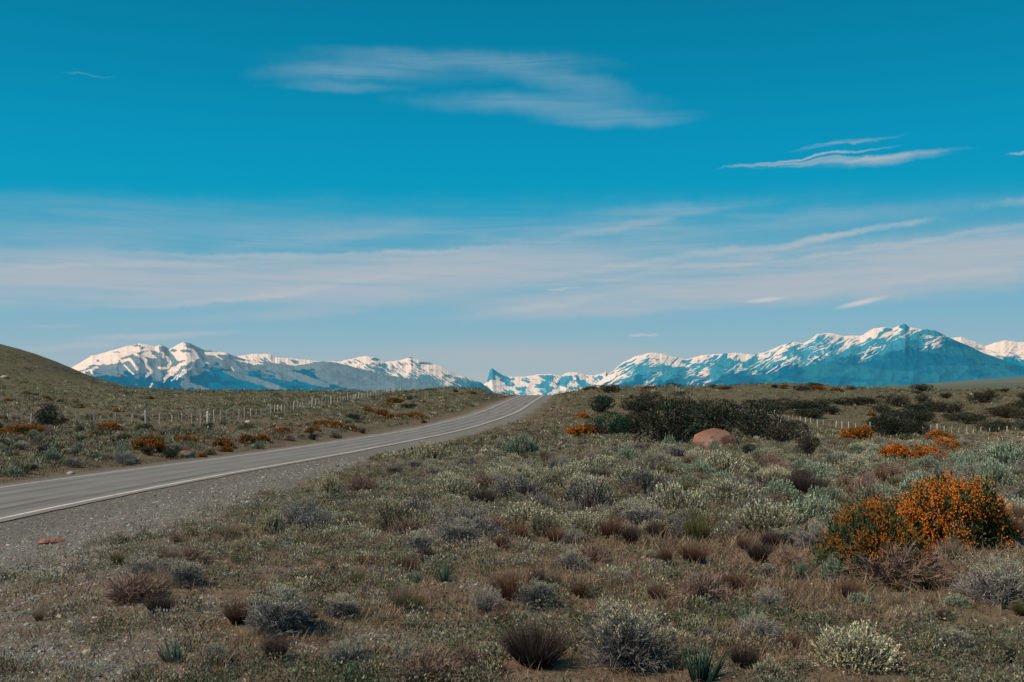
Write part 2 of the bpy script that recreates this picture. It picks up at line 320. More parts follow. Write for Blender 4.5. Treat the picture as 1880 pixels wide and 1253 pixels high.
# (px, py, half width, half height, tilt deg, edge, warp), opacity, colour, texture
CLOUDS = [
    ((900, 490, 1700, 150, 0.5, 1), 0.62, G2, 'f'), 
    ((200, 510, 900, 58, 1, 0.55), 0.78, G1, 's'), ((60, 540, 520, 46, 3, 0.9), 0.55, G1, 's'), ((520, 500, 700, 36, 3, 0.6), 0.6, G1, 's'),
    ((860, 492, 560, 52, 5, 0.7), 0.80, G1, 's'), ((760, 462, 560, 7, 2.5, 1), 0.5, G3, 's'), ((800, 535, 380, 26, 8, 0.8), 0.6, G1, 's'), ((420, 470, 420, 8, 1, 1), 0.4, G3, 's'),
    ((1480, 505, 800, 66, 4, 0.6), 0.85, G1, 's'), ((1300, 540, 560, 34, 5, 0.7), 0.75, G1, 's'), ((1650, 520, 560, 40, 2, 0.8), 0.6, G1, 's'),
    ((1050, 430, 330, 42, 8, 1), 0.65, G2, 'f'), ((1500, 437, 230, 9, 7, 0.9), 0.7, G3, 's'), ((1760, 470, 350, 30, 4, 0.9), 0.6, G1, 's'), ((1250, 475, 330, 12, 6, 0.9), 0.55, G3, 's'), ((1700, 440, 260, 8, 5, 1), 0.4, G3, 's'),
    ((240, 388, 520, 40, 2, 1), 0.24, G2, 's'), ((1200, 388, 320, 22, 3, 1), 0.35, G2, 'f'), ((160, 440, 300, 50, 0, 1), 0.45, G2, 'f'), ((650, 420, 420, 30, 2, 1), 0.4, G2, 'f'), ((1500, 400, 420, 24, 2, 1), 0.4, G2, 'f'),
    ((470, 545, 200, 7, 8, 1), 0.5, G3, 's'), ((1000, 562, 190, 13, 9, 1), 0.55, G3, 's'), ((500, 578, 360, 16, 4, 1), 0.4, G1, 's'), ((1100, 575, 360, 10, 2, 1), 0.35, G1, 's'),
    ((860, 112, 330, 22, -1.5, 1), 0.42, G2, 's'), ((800, 122, 360, 40, 1, 1), 0.20, G2, 's'), ((640, 132, 210, 22, 5, 1), 0.38, G2, 's'), ((1040, 150, 180, 30, -10, 1), 0.34, G2, 's'), ((980, 190, 310, 28, -1, 1), 0.42, G2, 's'), ((1130, 216, 210, 22, -1, 1), 0.40, G2, 's'), ((620, 160, 150, 12, 2, 1), 0.3, G2, 's'),
    ((1570, 294, 185, 7, 1.5, 1), 0.66, G3, 'u'), ((1610, 296, 120, 12, 2, 1), 0.5, G3, 'u'), ((1480, 291, 165, 3.0, 4, 0.9), 0.6, G3, 'x'), ((1450, 300, 150, 3.0, 2, 0.9), 0.5, G3, 'x'), ((1540, 266, 115, 5, 4, 0.9), 0.5, G3, 'h'),
    ((640, 520, 280, 9, 7, 1), 0.40, G3, 's'), ((1150, 505, 440, 10, 7, 1), 0.45, G3, 's'), ((330, 555, 280, 8, 6, 1), 0.40, G3, 's'), ((1420, 478, 400, 8, 6, 1), 0.40, G3, 's'), ((150, 490, 260, 7, 5, 1), 0.40, G3, 's'), ((1120, 420, 300, 10, 9, 1), 0.30, G3, 's'), ((560, 440, 300, 16, 8, 1), 0.26, G1, 's'), ((1700, 510, 300, 9, 6, 1), 0.35, G3, 's'),
    ((1405, 551, 48, 6, 5, 0.9, False), 0.6, G4, 'x'), ((1580, 556, 58, 7, 12, 0.9, False), 0.75, G4, 'x'), ((1022, 530, 30, 3, 1, 0.8), 0.35, G4, 'x'), ((1172, 615, 42, 4, 1, 0.8), 0.45, G4, 'x'),
    ((165, 139, 50, 2.4, 0, 1), 0.10, G3, 'x'), ((1865, 284, 40, 3.5, 0, 0.7), 0.4, G3, 'x'), ((1860, 370, 50, 12, 6, 0.9), 0.4, G3, 's'), ((1690, 407, 60, 8, 3, 1), 0.4, G3, 's'),
    ((280, 618, 200, 9, 4, 0.9), 0.5, G3, 'u'), ((160, 636, 150, 9, 3, 0.9), 0.45, G3, 'u'), ((90, 600, 70, 5, 0, 0.9), 0.3, G3, 's'),
    ((960, 650, 420, 34, 0, 1), 0.45, (0.45, 0.46, 0.47), 'x'),
]
CLOUDS = [((s+(True,) if len(s) == 6 else s), o, c, t) for s, o, c, t in CLOUDS]
build_world()
sd = bpy.data.lights.new('sun', 'SUN'); sd.energy = 4.7; sd.angle = R_(0.6); sd.color = (1.0, 0.84, 0.67)
so = bpy.data.objects.new('sun', sd); COL.objects.link(so)
sdir = Vector((math.sin(SUN_AZ)*math.cos(SUN_EL), math.cos(SUN_AZ)*math.cos(SUN_EL), math.sin(SUN_EL)))
so.rotation_euler = sdir.to_track_quat('Z', 'Y').to_euler(); so.location = (0, 0, 60)
cd = bpy.data.cameras.new('camera'); cam = bpy.data.objects.new('camera', cd); COL.objects.link(cam); scene.camera = cam
cam.location = (0, 0, EYE); cam.rotation_euler = (R_(90), 0, 0); cd.sensor_width = 36; cd.lens = F/1880*36; cd.shift_y = (HZ-626.5)/1880; cd.clip_start = 0.1; cd.clip_end = 120000
scene.view_settings.view_transform = 'Standard'; scene.view_settings.look = 'None'; scene.view_settings.exposure = 0; scene.view_settings.gamma = 1
scene.cycles.max_bounces = 5; scene.cycles.diffuse_bounces = 2; scene.cycles.transmission_bounces = 2; scene.cycles.use_denoising = True

# ------------------------------------------------------------------ ground sheet
def gravel_mask(x, y):
    d = road_d(x, y); n = fbm(x*0.25, y*0.25, oct=4, seed=11); n2 = fbm(x*1.1, y*1.1, oct=4, seed=12)
    r = np.hypot(x, y)
    wr = np.interp(y, [0, 13, 24, 44, 75, 120], [18.4, 16.4, 15.0, 11.2, 8.2, 6.4])+(n-0.5)*(1.5+2.5*(1-sstep(20, 60, y)))
    sf = 1+1.2*(1-sstep(18, 50, y)); g = 1-sstep(wr-1.5*sf, wr+1.8*sf, d+(n2-0.5)*3.0*sf)
    gl = sstep(-6.2-(n-0.5)*3, -4.4, d)
    g = g*gl
    # gravelly patch at the near left
    p = (1-sstep(3.0, 7.0, np.hypot((x+5.0)*0.8, y-9.5)))*sstep(0.46, 0.66, n2)*0.45
    return np.clip(np.maximum(g, p), 0, 1)
def build_ground():
    ang_in = np.linspace(-0.62, 0.62, 620); ang_out = np.linspace(0.62, 2*math.pi-0.62, 90)[1:-1]
    a = np.concatenate([ang_in, ang_out]); r = np.concatenate([[0.0], np.geomspace(1.5, 520, 560), np.geomspace(540, 90000, 70)])
    Aa, Rr = np.meshgrid(a, r); x = Rr*np.sin(Aa); y = Rr*np.cos(Aa); z = hgt(x, y)
    far = sstep(9000, 16000, Rr); z = np.where(Rr > 9000, z*(1-far)+(-Rr*0.02)*far, z); z = np.where(Rr > 20000, -400+0*z, z)
    na, nr = len(a), len(r)
    i = np.arange(nr-1)[:, None]*na; j = np.arange(na)[None, :]; jn = (j+1) % na
    Q = np.stack([i+j, i+jn, i+na+jn, i+na+j], -1).reshape(-1, 4)[:, ::-1]
    X, Y = x.ravel(), y.ravel()
    d = road_d(X, Y); rr = np.hypot(X, Y)
    C = np.zeros((X.size, 3))
    C[:, 0] = gravel_mask(X, Y)                                         # gravel
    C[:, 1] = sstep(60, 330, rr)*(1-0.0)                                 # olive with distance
    verge = np.exp(-((d+6.0)/2.0)**2)*0.8+np.exp(-((d-9)/2.5)**2)*0.6*sstep(40, 90, Y)
    C[:, 2] = np.clip(verge, 0, 1)                                        # brown verge
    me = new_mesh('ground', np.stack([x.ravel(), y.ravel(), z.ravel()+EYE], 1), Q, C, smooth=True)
    m, nt, N, L = nodemat('steppe_soil')
    geo = N.new('ShaderNodeNewGeometry'); vc = N.new('ShaderNodeVertexColor'); vc.layer_name = 'Col'; sep = N.new('ShaderNodeSeparateColor'); L.new(vc.outputs[0], sep.inputs[0])
    def noi(s, det=6, rough=0.6, vec=None, out='Fac'):
        n = N.new('ShaderNodeTexNoise'); n.inputs['Scale'].default_value = s; n.inputs['Detail'].default_value = det; n.inputs['Roughness'].default_value = rough; L.new(vec or geo.outputs['Position'], n.inputs['Vector']); return n.outputs[out]
    def ramp(x, pts):
        rp = N.new('ShaderNodeValToRGB'); L.new(x, rp.inputs[0]); e = rp.color_ramp.elements
        e[0].position = pts[0][0]; e[0].color = (*pts[0][1], 1); e[1].position = pts[-1][0]; e[1].color = (*pts[-1][1], 1)
        for p, c in pts[1:-1]: q = e.new(p); q.color = (*c, 1)
        return rp.outputs[0]
    def mix(f, a, b, mode='MIX'):
        mx = N.new('ShaderNodeMix'); mx.data_type = 'RGBA'; mx.blend_type = mode
        for i, v in ((0, f), (6, a), (7, b)):
            if isinstance(v, (int, float)): mx.inputs[i].default_value = v
            elif isinstance(v, tuple): mx.inputs[i].default_value = (*v, 1)
            else: L.new(v, mx.inputs[i])
        return mx.outputs[2]
    def mr(x, a, b, c=0, d=1):
        q = N.new('ShaderNodeMapRange'); L.new(x, q.inputs[0])
        for i, v in enumerate((a, b, c, d)): q.inputs[i+1].default_value = v
        return q.outputs[0]
    n1 = noi(0.6); n2 = noi(5, 8, 0.7); n3 = noi(40, 4, 0.7)
    soil = ramp(n2, [(0.3, (0.06, 0.04, 0.026)), (0.5, (0.13, 0.085, 0.058)), (0.7, (0.20, 0.148, 0.10))])
    soil = mix(mr(n1, 0.4, 0.65), soil, ramp(n2, [(0.3, (0.055, 0.052, 0.028)), (0.7, (0.155, 0.13, 0.078))]))
    soil = mix(mr(n3, 0.45, 0.75, 0, 0.6), soil, (0.20, 0.16, 0.12))
    olive = ramp(noi(0.35, 8, 0.75), [(0.32, (0.05, 0.05, 0.028)), (0.5, (0.105, 0.092, 0.05)), (0.68, (0.17, 0.14, 0.085))])
    base = mix(sep.outputs[1], soil, olive)
    verge = ramp(noi(1.5, 8, 0.7), [(0.3, (0.075, 0.055, 0.036)), (0.7, (0.19, 0.145, 0.10))])
    base = mix(sep.outputs[2], base, verge)
    v = N.new('ShaderNodeTexVoronoi'); v.inputs['Scale'].default_value = 26; L.new(geo.outputs['Position'], v.inputs['Vector'])
    vs = N.new('ShaderNodeSeparateColor'); L.new(v.outputs['Color'], vs.inputs[0])
    peb = ramp(vs.outputs[0], [(0.0, (0.09, 0.083, 0.073)), (0.5, (0.185, 0.17, 0.147)), (0.85, (0.28, 0.25, 0.21)), (1.0, (0.40, 0.355, 0.295))])
    peb = mix(mr(v.outputs['Distance'], 0.0, 0.45, 0.0, 0.6), peb, (0.05, 0.045, 0.04))
    fine = ramp(noi(9, 10, 0.8), [(0.33, (0.10, 0.093, 0.082)), (0.5, (0.20, 0.183, 0.158)), (0.68, (0.33, 0.30, 0.255))])
    cdn = N.new('ShaderNodeCameraData')
    fine2 = ramp(noi(4.5, 12, 0.88), [(0.38, (0.05, 0.048, 0.044)), (0.5, (0.13, 0.122, 0.108)), (0.63, (0.36, 0.33, 0.28))])
    peb = mix(0.55, peb, fine2)
    peb = mix(mr(sep.outputs[1], 0.0, 0.06), peb, mix(0.5, fine, fine2))
    n5 = noi(2.2, 6, 0.7)
    ge = N.new('ShaderNodeMath'); ge.operation = 'ADD'; L.new(sep.outputs[0], ge.inputs[0]); L.new(mr(n5, 0.2, 0.8, -0.35, 0.35), ge.inputs[1])
    base = mix(mr(ge.outputs[0], 0.3, 0.75), base, peb)
    b = N.new('ShaderNodeBump'); b.inputs['Strength'].default_value = 0.6; b.inputs['Distance'].default_value = 0.03
    bm = N.new('ShaderNodeMath'); bm.operation = 'SUBTRACT'; L.new(n2, bm.inputs[0]); L.new(mr(v.outputs['Distance'], 0, 0.6, 0, 0.5), bm.inputs[1]); L.new(bm.outputs[0], b.inputs['Height'])
    p = N.new('ShaderNodeBsdfPrincipled'); p.inputs['Roughness'].default_value = 0.95; p.inputs['Specular IOR Level'].default_value = 0.1
    # haze colour of the far plain
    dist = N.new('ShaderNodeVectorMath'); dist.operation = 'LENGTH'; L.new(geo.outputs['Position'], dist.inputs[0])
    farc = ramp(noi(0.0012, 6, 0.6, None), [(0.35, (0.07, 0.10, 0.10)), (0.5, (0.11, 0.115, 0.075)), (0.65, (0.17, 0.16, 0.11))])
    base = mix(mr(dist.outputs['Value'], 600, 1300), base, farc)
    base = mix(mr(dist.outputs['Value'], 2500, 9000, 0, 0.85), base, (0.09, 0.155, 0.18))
    L.new(base, p.inputs['Base Color']); L.new(b.outputs[0], p.inputs['Normal'])
    o = N.new('ShaderNodeOutputMaterial'); L.new(p.outputs[0], o.inputs[0])
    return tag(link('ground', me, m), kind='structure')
build_ground()

# ------------------------------------------------------------------ road
def ribbon(name, offs, dz, y0=-130, y1=600, crown=0.0, step=0.8, mat=None, wob=0.0):
    ys = np.arange(y0, y1, step); cx = np.interp(ys, RC[:, 1], RC[:, 0]); th = np.interp(ys, RC[:, 1], RH); z = road_z(ys)
    V = []; UV = []
    for o in offs:
        oo = o+wob*(fbm(ys*0.9+o*7, ys*0+o, oct=4, seed=21)-0.5)*(1 if abs(o) > 3.6 else 0)
        V.append(np.stack([cx+oo*np.cos(th), ys-oo*np.sin(th), z+dz-crown*abs(o)*0.02+EYE], 1)); UV.append(np.stack([np.full_like(ys, o), ys, ys*0], 1))
    n = len(ys); V = np.concatenate(V); UV = np.concatenate(UV)
    Q = []
    for k in range(len(offs)-1):
        i = k*n+np.arange(n-1); Q.append(np.stack([i, i+n, i+n+1, i+1], -1))
    me = new_mesh(name, V, np.concatenate(Q), UV/1.0, smooth=True)
    return tag(link(name, me, mat), kind='structure')
def road_mat():
    m, nt, N, L = nodemat('asphalt')
    vc = N.new('ShaderNodeAttribute'); vc.attribute_name = 'Col'; sp = N.new('ShaderNodeSeparateXYZ'); L.new(vc.outputs['Vector'], sp.inputs[0])
    geo = N.new('ShaderNodeNewGeometry')
    def noi(s, det=6, rough=0.6, sc=None):
        n = N.new('ShaderNodeTexNoise'); n.inputs['Scale'].default_value = s; n.inputs['Detail'].default_value = det; n.inputs['Roughness'].default_value = rough
        if sc:
            mp = N.new('ShaderNodeMapping'); mp.inputs['Scale'].default_value = sc; L.new(vc.outputs['Vector'], mp.inputs[0]); L.new(mp.outputs[0], n.inputs['Vector'])
        else: L.new(geo.outputs['Position'], n.inputs['Vector'])
        return n.outputs['Fac']
    def mr(x, a, b, c=0, d=1, sm=False):
        q = N.new('ShaderNodeMapRange'); L.new(x, q.inputs[0])
        if sm: q.interpolation_type = 'SMOOTHSTEP'
        for i, v in enumerate((a, b, c, d)): q.inputs[i+1].default_value = v
        return q.outputs[0]
    def ma(op, a, b):
        q = N.new('ShaderNodeMath'); q.operation = op
        for i, v in enumerate((a, b)):
            if isinstance(v, (int, float)): q.inputs[i].default_value = v
            else: L.new(v, q.inputs[i])
        return q.outputs[0]
    along = noi(1, 6, 0.65, (1.6, 0.05, 1)); grain = noi(45, 5, 0.8); blot = noi(0.5, 5, 0.6)
    val = ma('ADD', mr(along, 0.3, 0.7, 0.68, 1.2), ma('ADD', mr(grain, 0.3, 0.7, -0.32, 0.32), mr(blot, 0.3, 0.7, -0.08, 0.08)))
    # wheel tracks: darker bands in each lane, light crown
    ab = N.new('ShaderNodeMath'); ab.operation = 'ABSOLUTE'; L.new(sp.outputs[0], ab.inputs[0])
    for c, wd, dk in ((0.85, 0.5, 0.24), (2.45, 0.5, 0.26)):
        t = ma('SUBTRACT', ab.outputs[0], c); a2 = N.new('ShaderNodeMath'); a2.operation = 'ABSOLUTE'; L.new(t, a2.inputs[0])
        val = ma('SUBTRACT', val, mr(a2.outputs[0], wd, 0.0, 0, dk, True))
    # a dark tyre streak close by
    t = ma('SUBTRACT', sp.outputs[0], 1.9); a2 = N.new('ShaderNodeMath'); a2.operation = 'ABSOLUTE'; L.new(t, a2.inputs[0])
    st = ma('MULTIPLY', mr(a2.outputs[0], 0.28, 0.1, 0, 0.4, True), ma('MULTIPLY', mr(sp.outputs[1], 43, 39, 0, 1, True), mr(along, 0.2, 0.5)))
    val = ma('SUBTRACT', val, st)
    vm = N.new('ShaderNodeVectorMath'); vm.operation = 'SCALE'; vm.inputs[0].default_value = (0.205, 0.192, 0.176); L.new(val, vm.inputs[3])
    b = N.new('ShaderNodeBump'); b.inputs['Strength'].default_value = 0.4; b.inputs['Distance'].default_value = 0.01; L.new(grain, b.inputs['Height'])
    p = N.new('ShaderNodeBsdfPrincipled'); p.inputs['Roughness'].default_value = 0.85; p.inputs['Specular IOR Level'].default_value = 0.2
    L.new(vm.outputs[0], p.inputs['Base Color']); L.new(b.outputs[0], p.inputs['Normal'])
    o = N.new('ShaderNodeOutputMaterial'); L.new(p.outputs[0], o.inputs[0]); return m
def paint_mat():
    m, nt, N, L = nodemat('road_paint')
    geo = N.new('ShaderNodeNewGeometry'); n = N.new('ShaderNodeTexNoise'); n.inputs['Scale'].default_value = 3; n.inputs['Detail'].default_value = 10; n.inputs['Roughness'].default_value = .75; L.new(geo.outputs['Position'], n.inputs['Vector'])
    rp = N.new('ShaderNodeValToRGB'); L.new(n.outputs['Fac'], rp.inputs[0]); e = rp.color_ramp.elements
    e[0].position = 0.3; e[0].color = (0.22, 0.19, 0.165, 1); e[1].position = 0.5; e[1].color = (0.62, 0.54, 0.47, 1)
    p = N.new('ShaderNodeBsdfPrincipled'); p.inputs['Roughness'].default_value = 0.8; L.new(rp.outputs[0], p.inputs['Base Color'])
    o = N.new('ShaderNodeOutputMaterial'); L.new(p.outputs[0], o.inputs[0]); return m
MR, MP = road_mat(), paint_mat()
ribbon('road', [-3.95, -3.7, -2.4, -1.2, 0, 1.2, 2.4, 3.7, 3.95], 0.0, mat=MR, wob=0.25)
ribbon('road_edge_marking', [3.32, 3.52], 0.006, mat=MP)
ribbon('road_edge_marking', [-3.47, -3.36], 0.006, mat=MP)

# ------------------------------------------------------------------ mountains
def mtn_mat(name):
    m, nt, N, L = nodemat(name)
    a = N.new('ShaderNodeVertexColor'); a.layer_name = 'Col'
    geo = N.new('ShaderNodeNewGeometry'); no = N.new('ShaderNodeTexNoise'); no.inputs['Scale'].default_value = 0.012; no.inputs['Detail'].default_value = 6; L.new(geo.outputs['Position'], no.inputs['Vector'])
    mr = N.new('ShaderNodeMapRange'); mr.inputs[1].default_value = .3; mr.inputs[2].default_value = .7; mr.inputs[3].default_value = 0.86; mr.inputs[4].default_value = 1.12; L.new(no.outputs['Fac'], mr.inputs[0])
    vm = N.new('ShaderNodeVectorMath'); vm.operation = 'SCALE'; L.new(a.outputs[0], vm.inputs[0]); L.new(mr.outputs[0], vm.inputs[3])
    d = N.new('ShaderNodeBsdfDiffuse'); L.new(vm.outputs[0], d.inputs[0])
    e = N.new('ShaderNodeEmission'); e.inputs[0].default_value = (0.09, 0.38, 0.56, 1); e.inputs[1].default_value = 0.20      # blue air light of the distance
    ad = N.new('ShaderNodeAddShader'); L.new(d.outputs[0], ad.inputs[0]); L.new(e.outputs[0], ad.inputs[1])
    o = N.new('ShaderNodeOutputMaterial'); L.new(ad.outputs[0], o.inputs[0]); return m
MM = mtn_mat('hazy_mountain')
SNOW = np.array((0.69, 0.525, 0.43)); ROCK = np.array((0.125, 0.155, 0.168)); FOREST = np.array((0.0, 0.055, 0.105)); BLUE = np.array((0.02, 0.15, 0.21))  # distance haze is painted into the bluish rock and forest colours
def mountain(name, prof, snow, forest, r0, depth, seed, lean=0.0, rough=1.0, gully=60.0, rock=ROCK, low=FOREST, patch=0.5, streak=1.0, base=745, nx=900, ny=190, dark=(), polys=None, strokes=(), slant=-25, meadow=(), low2=None, amp=0.1, nsc=1.0, bare=(), spk=2.0):
    """prof: skyline (px, py); snow / forest: level lines (px, py) on the face below which snow ends / forest begins"""
    prof = np.array(prof, float); px0, px1 = prof[0, 0], prof[-1, 0]
    px = np.linspace(px0, px1, nx); t = np.linspace(-0.35, 1.0, ny)          # t<0 behind the ridge, 0 ridge, 1 foot
    PX, T = np.meshgrid(px, t)
    sk = np.interp(px, prof[:, 0], prof[:, 1])
    env = np.interp(px, [px0, px0+25, px1-25, px1], [0.2, 1, 1, 0.2])
    sk = sk-(ridged(px*0.045, px*0, 4, seed)-0.45)*4.0*rough*env-(fbm(px*0.25, px*0, oct=3, seed=seed+3)-0.5)*2.0*rough*env
    SK = np.broadcast_to(sk, PX.shape)
    ang = (PX-CX)/F
    R = r0-depth*T
    tt = np.clip(T, 0, 1)
    hs = (HZ-SK)/F*r0; hb = (HZ-base)/F*(r0-depth)
    warp = (fbm(PX*0.012, T*2.5, oct=3, seed=seed+9)-0.5)*46
    gx = PX+warp+lean*T*60
    spur = ridged(gx/gully, T*2.6+seed, 3, seed+1, 0.4)          # ridges running down the face
    spur2 = ridged((PX*.8+T*70*(1 if slant > 0 else -1))/(gully*0.33), T*5, 2, seed+2)
    rel = (hs-hb)
    prof_t = (1-tt)**1.25
    z = hb+rel*prof_t+rel*(spur-0.55)*amp*np.sin(np.pi*np.clip(tt*1.0, 0, 1))**0.8+rel*(spur2-0.5)*0.045*np.clip(tt*6, 0, 1)*(1-tt)
    z = np.where(T < 0, hs+rel*T*1.2, z)
    # keep the face under the sight line of its own ridge
    z = np.minimum(z, hs*R/r0-np.clip(tt*8, 0, 1)*rel*0.004)
    X = ang*R; Y = R
    py = HZ-z/R*F
    H = 1-(py-SK)/np.maximum(base-SK, 1)
    sl = np.interp(PX, *np.array(snow, float).T); fl = np.interp(PX, *np.array(forest, float).T)
    n = fbm(gx/20*nsc, py/12*nsc, oct=5, seed=seed+5)-0.5
    n2 = fbm(gx/5, py/3.5, oct=4, seed=seed+15)-0.5
    ca, sa = math.cos(R_(slant)), math.sin(R_(slant))                       # streaks run along this slant down the face
    al = PX*ca+py*sa; ac = -PX*sa+py*ca; wv = (fbm(PX/40, py/25, oct=3, seed=seed+6)-0.5)*16
    st = fbm((ac+wv)/(4.2 if spk < 4 else 6.0), al/(34 if spk < 4 else 44), oct=4, seed=seed+7, gain=0.6)-0.5
    st2 = fbm((ac+wv)/1.8, al/14, oct=3, seed=seed+8)-0.5
    gul = 0.5-spur
    if polys is not None:
        wx = PX+n*6+n2*5; wy = py+n2*6.0+n*2.5+.8
        sn = np.zeros(PX.shape)
        for P in polys:
            ins = np.zeros(PX.shape, bool); q = len(P)
            for i in range(q):
                (x1, y1), (x2, y2) = P[i], P[(i+1) % q]
                c = ((y1 > wy) != (y2 > wy)) & (wx < (x2-x1)*(wy-y1)/((y2-y1) or 1e-9)+x1); ins ^= c
            sn = np.maximum(sn, ins*1.0)
        for P, wd in strokes:
            for (x1, y1), (x2, y2) in zip(P[:-1], P[1:]):
                dx, dy = x2-x1, y2-y1; u = np.clip(((wx-x1)*dx+(wy-y1)*dy)/(dx*dx+dy*dy), 0, 1)
                dd = np.hypot(wx-x1-u*dx, wy-y1-u*dy); sn = np.maximum(sn, 1-sstep(wd*0.4, wd*0.62, dd))
        for (a, b, c, d_) in dark:
            sn = sn*(1-(np.hypot((wx-a)/c, (wy-b)/d_) < 1))
    else:
        s_in = (sl-py)/16+n*2.4*patch+st*5.5*streak+st2*2.0*streak+gul*spk
        sn = sstep(-0.2, 0.25, s_in)
        near = np.clip((py-SK)/8, 0, 1)
        hole = sstep(0.05, 0.13, (st*0.8+st2*0.5)*streak+n*0.7*patch-0.075+0.09*near)*sstep(1, 3, py-SK)
        sn = sn*(1-np.clip(hole, 0, 1))
        for (a, b, c, d_) in dark:           # bare wind-swept crests
            k = np.exp(-(((PX-a)/c)**2+((py-b)/d_)**2)*1.2)+n*0.5; sn = sn*(1-sstep(0.42, 0.5, k))
    for P in bare:
        ins = np.zeros(PX.shape, bool); q = len(P); wx = PX+n*4+n2*6; wy = py+n2*5
        for i in range(q):
            (x1, y1), (x2, y2) = P[i], P[(i+1) % q]
            ins ^= ((y1 > wy) != (y2 > wy)) & (wx < (x2-x1)*(wy-y1)/((y2-y1) or 1e-9)+x1)
        sn = sn*(1-ins)
    f_in = (py-fl)/10+n*5.0+n2*2.0+gul*1.0
    fo = sstep(-0.5, 0.5, f_in)
    for (a, b, c, d_) in meadow: fo = fo*(1-(np.hypot((PX+n*14-a)/c, (py+n2*5-(PX-a)*0.30-b)/d_) < 1))
    col = rock*(1+st2[..., None]*0.45+n[..., None]*0.25)
    tone = (1+(fbm(gx/9, py/5, oct=4, seed=seed+12)-0.5)*0.35)[..., None]
    if low2 is not None:
        k2 = sstep(-0.05, 0.05, fbm(PX/45, py/14, oct=4, seed=seed+14)-0.52+(py-fl-25)/200)[..., None]; lowc = low*(1-k2)+low2*k2
    else: lowc = low
    col = col*(1-fo[..., None])+lowc*tone*fo[..., None]
    col = col*(1-sn[..., None])+SNOW*sn[..., None]
    V = np.stack([X, Y, z+EYE], -1).reshape(-1, 3)
    i = np.arange(ny-1)[:, None]*nx; j = np.arange(nx-1)[None, :]
    Q = np.stack([i+j, i+nx+j, i+nx+j+1, i+j+1], -1).reshape(-1, 4)[:, ::-1]
    me = new_mesh(name, V, Q[:, ::-1], np.clip(col.reshape(-1, 3), 0, 1), smooth=True)
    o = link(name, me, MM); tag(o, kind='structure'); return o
# nearer left massif
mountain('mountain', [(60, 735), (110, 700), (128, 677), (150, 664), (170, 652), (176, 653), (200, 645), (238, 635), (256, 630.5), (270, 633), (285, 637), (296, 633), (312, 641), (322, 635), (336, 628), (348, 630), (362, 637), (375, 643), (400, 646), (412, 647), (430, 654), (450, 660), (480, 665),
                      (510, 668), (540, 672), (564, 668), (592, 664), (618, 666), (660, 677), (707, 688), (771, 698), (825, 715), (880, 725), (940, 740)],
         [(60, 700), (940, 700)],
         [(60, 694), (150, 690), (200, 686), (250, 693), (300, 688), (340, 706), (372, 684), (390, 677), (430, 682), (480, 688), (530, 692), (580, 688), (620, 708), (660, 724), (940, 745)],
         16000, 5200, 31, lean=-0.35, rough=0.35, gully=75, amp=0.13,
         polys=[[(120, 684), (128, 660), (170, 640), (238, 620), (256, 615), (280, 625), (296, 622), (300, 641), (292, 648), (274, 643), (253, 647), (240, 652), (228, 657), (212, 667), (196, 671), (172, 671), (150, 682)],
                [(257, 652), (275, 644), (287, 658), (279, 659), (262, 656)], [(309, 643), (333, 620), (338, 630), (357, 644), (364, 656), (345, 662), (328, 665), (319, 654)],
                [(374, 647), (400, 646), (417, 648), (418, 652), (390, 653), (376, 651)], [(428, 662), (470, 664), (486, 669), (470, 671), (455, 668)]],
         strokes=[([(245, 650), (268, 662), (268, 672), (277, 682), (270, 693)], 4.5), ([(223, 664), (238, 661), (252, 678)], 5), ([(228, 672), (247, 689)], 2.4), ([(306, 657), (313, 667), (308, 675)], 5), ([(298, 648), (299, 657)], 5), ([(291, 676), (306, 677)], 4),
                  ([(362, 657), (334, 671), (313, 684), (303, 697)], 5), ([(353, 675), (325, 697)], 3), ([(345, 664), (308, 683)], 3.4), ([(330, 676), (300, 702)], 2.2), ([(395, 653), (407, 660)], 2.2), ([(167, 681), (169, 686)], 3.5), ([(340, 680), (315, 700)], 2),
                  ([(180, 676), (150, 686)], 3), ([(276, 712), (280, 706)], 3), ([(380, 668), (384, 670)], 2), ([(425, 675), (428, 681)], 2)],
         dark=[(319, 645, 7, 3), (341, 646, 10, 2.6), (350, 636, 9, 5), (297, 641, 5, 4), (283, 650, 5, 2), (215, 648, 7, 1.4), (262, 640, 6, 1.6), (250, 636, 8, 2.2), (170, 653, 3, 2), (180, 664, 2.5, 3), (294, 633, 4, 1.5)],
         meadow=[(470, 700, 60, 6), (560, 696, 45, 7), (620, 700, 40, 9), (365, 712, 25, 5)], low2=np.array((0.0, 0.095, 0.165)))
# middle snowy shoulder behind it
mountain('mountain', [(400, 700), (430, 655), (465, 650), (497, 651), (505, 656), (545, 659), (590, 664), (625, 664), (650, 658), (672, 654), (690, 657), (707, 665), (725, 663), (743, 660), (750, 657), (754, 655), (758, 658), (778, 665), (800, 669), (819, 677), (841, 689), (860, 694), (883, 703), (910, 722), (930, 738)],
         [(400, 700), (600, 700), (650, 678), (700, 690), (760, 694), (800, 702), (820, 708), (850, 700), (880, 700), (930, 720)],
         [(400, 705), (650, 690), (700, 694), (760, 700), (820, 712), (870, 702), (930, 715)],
         21000, 4300, 47, lean=0.5, rough=0.45, gully=50, patch=0.55, streak=0.75, slant=32, rock=np.array((0.085, 0.155, 0.185)), low=np.array((0.03, 0.125, 0.175)), low2=np.array((0.0, 0.095, 0.165)), dark=[(690, 660, 12, 4), (706, 672, 8, 6), (755, 656, 7, 3), (785, 667, 20, 3.5)])
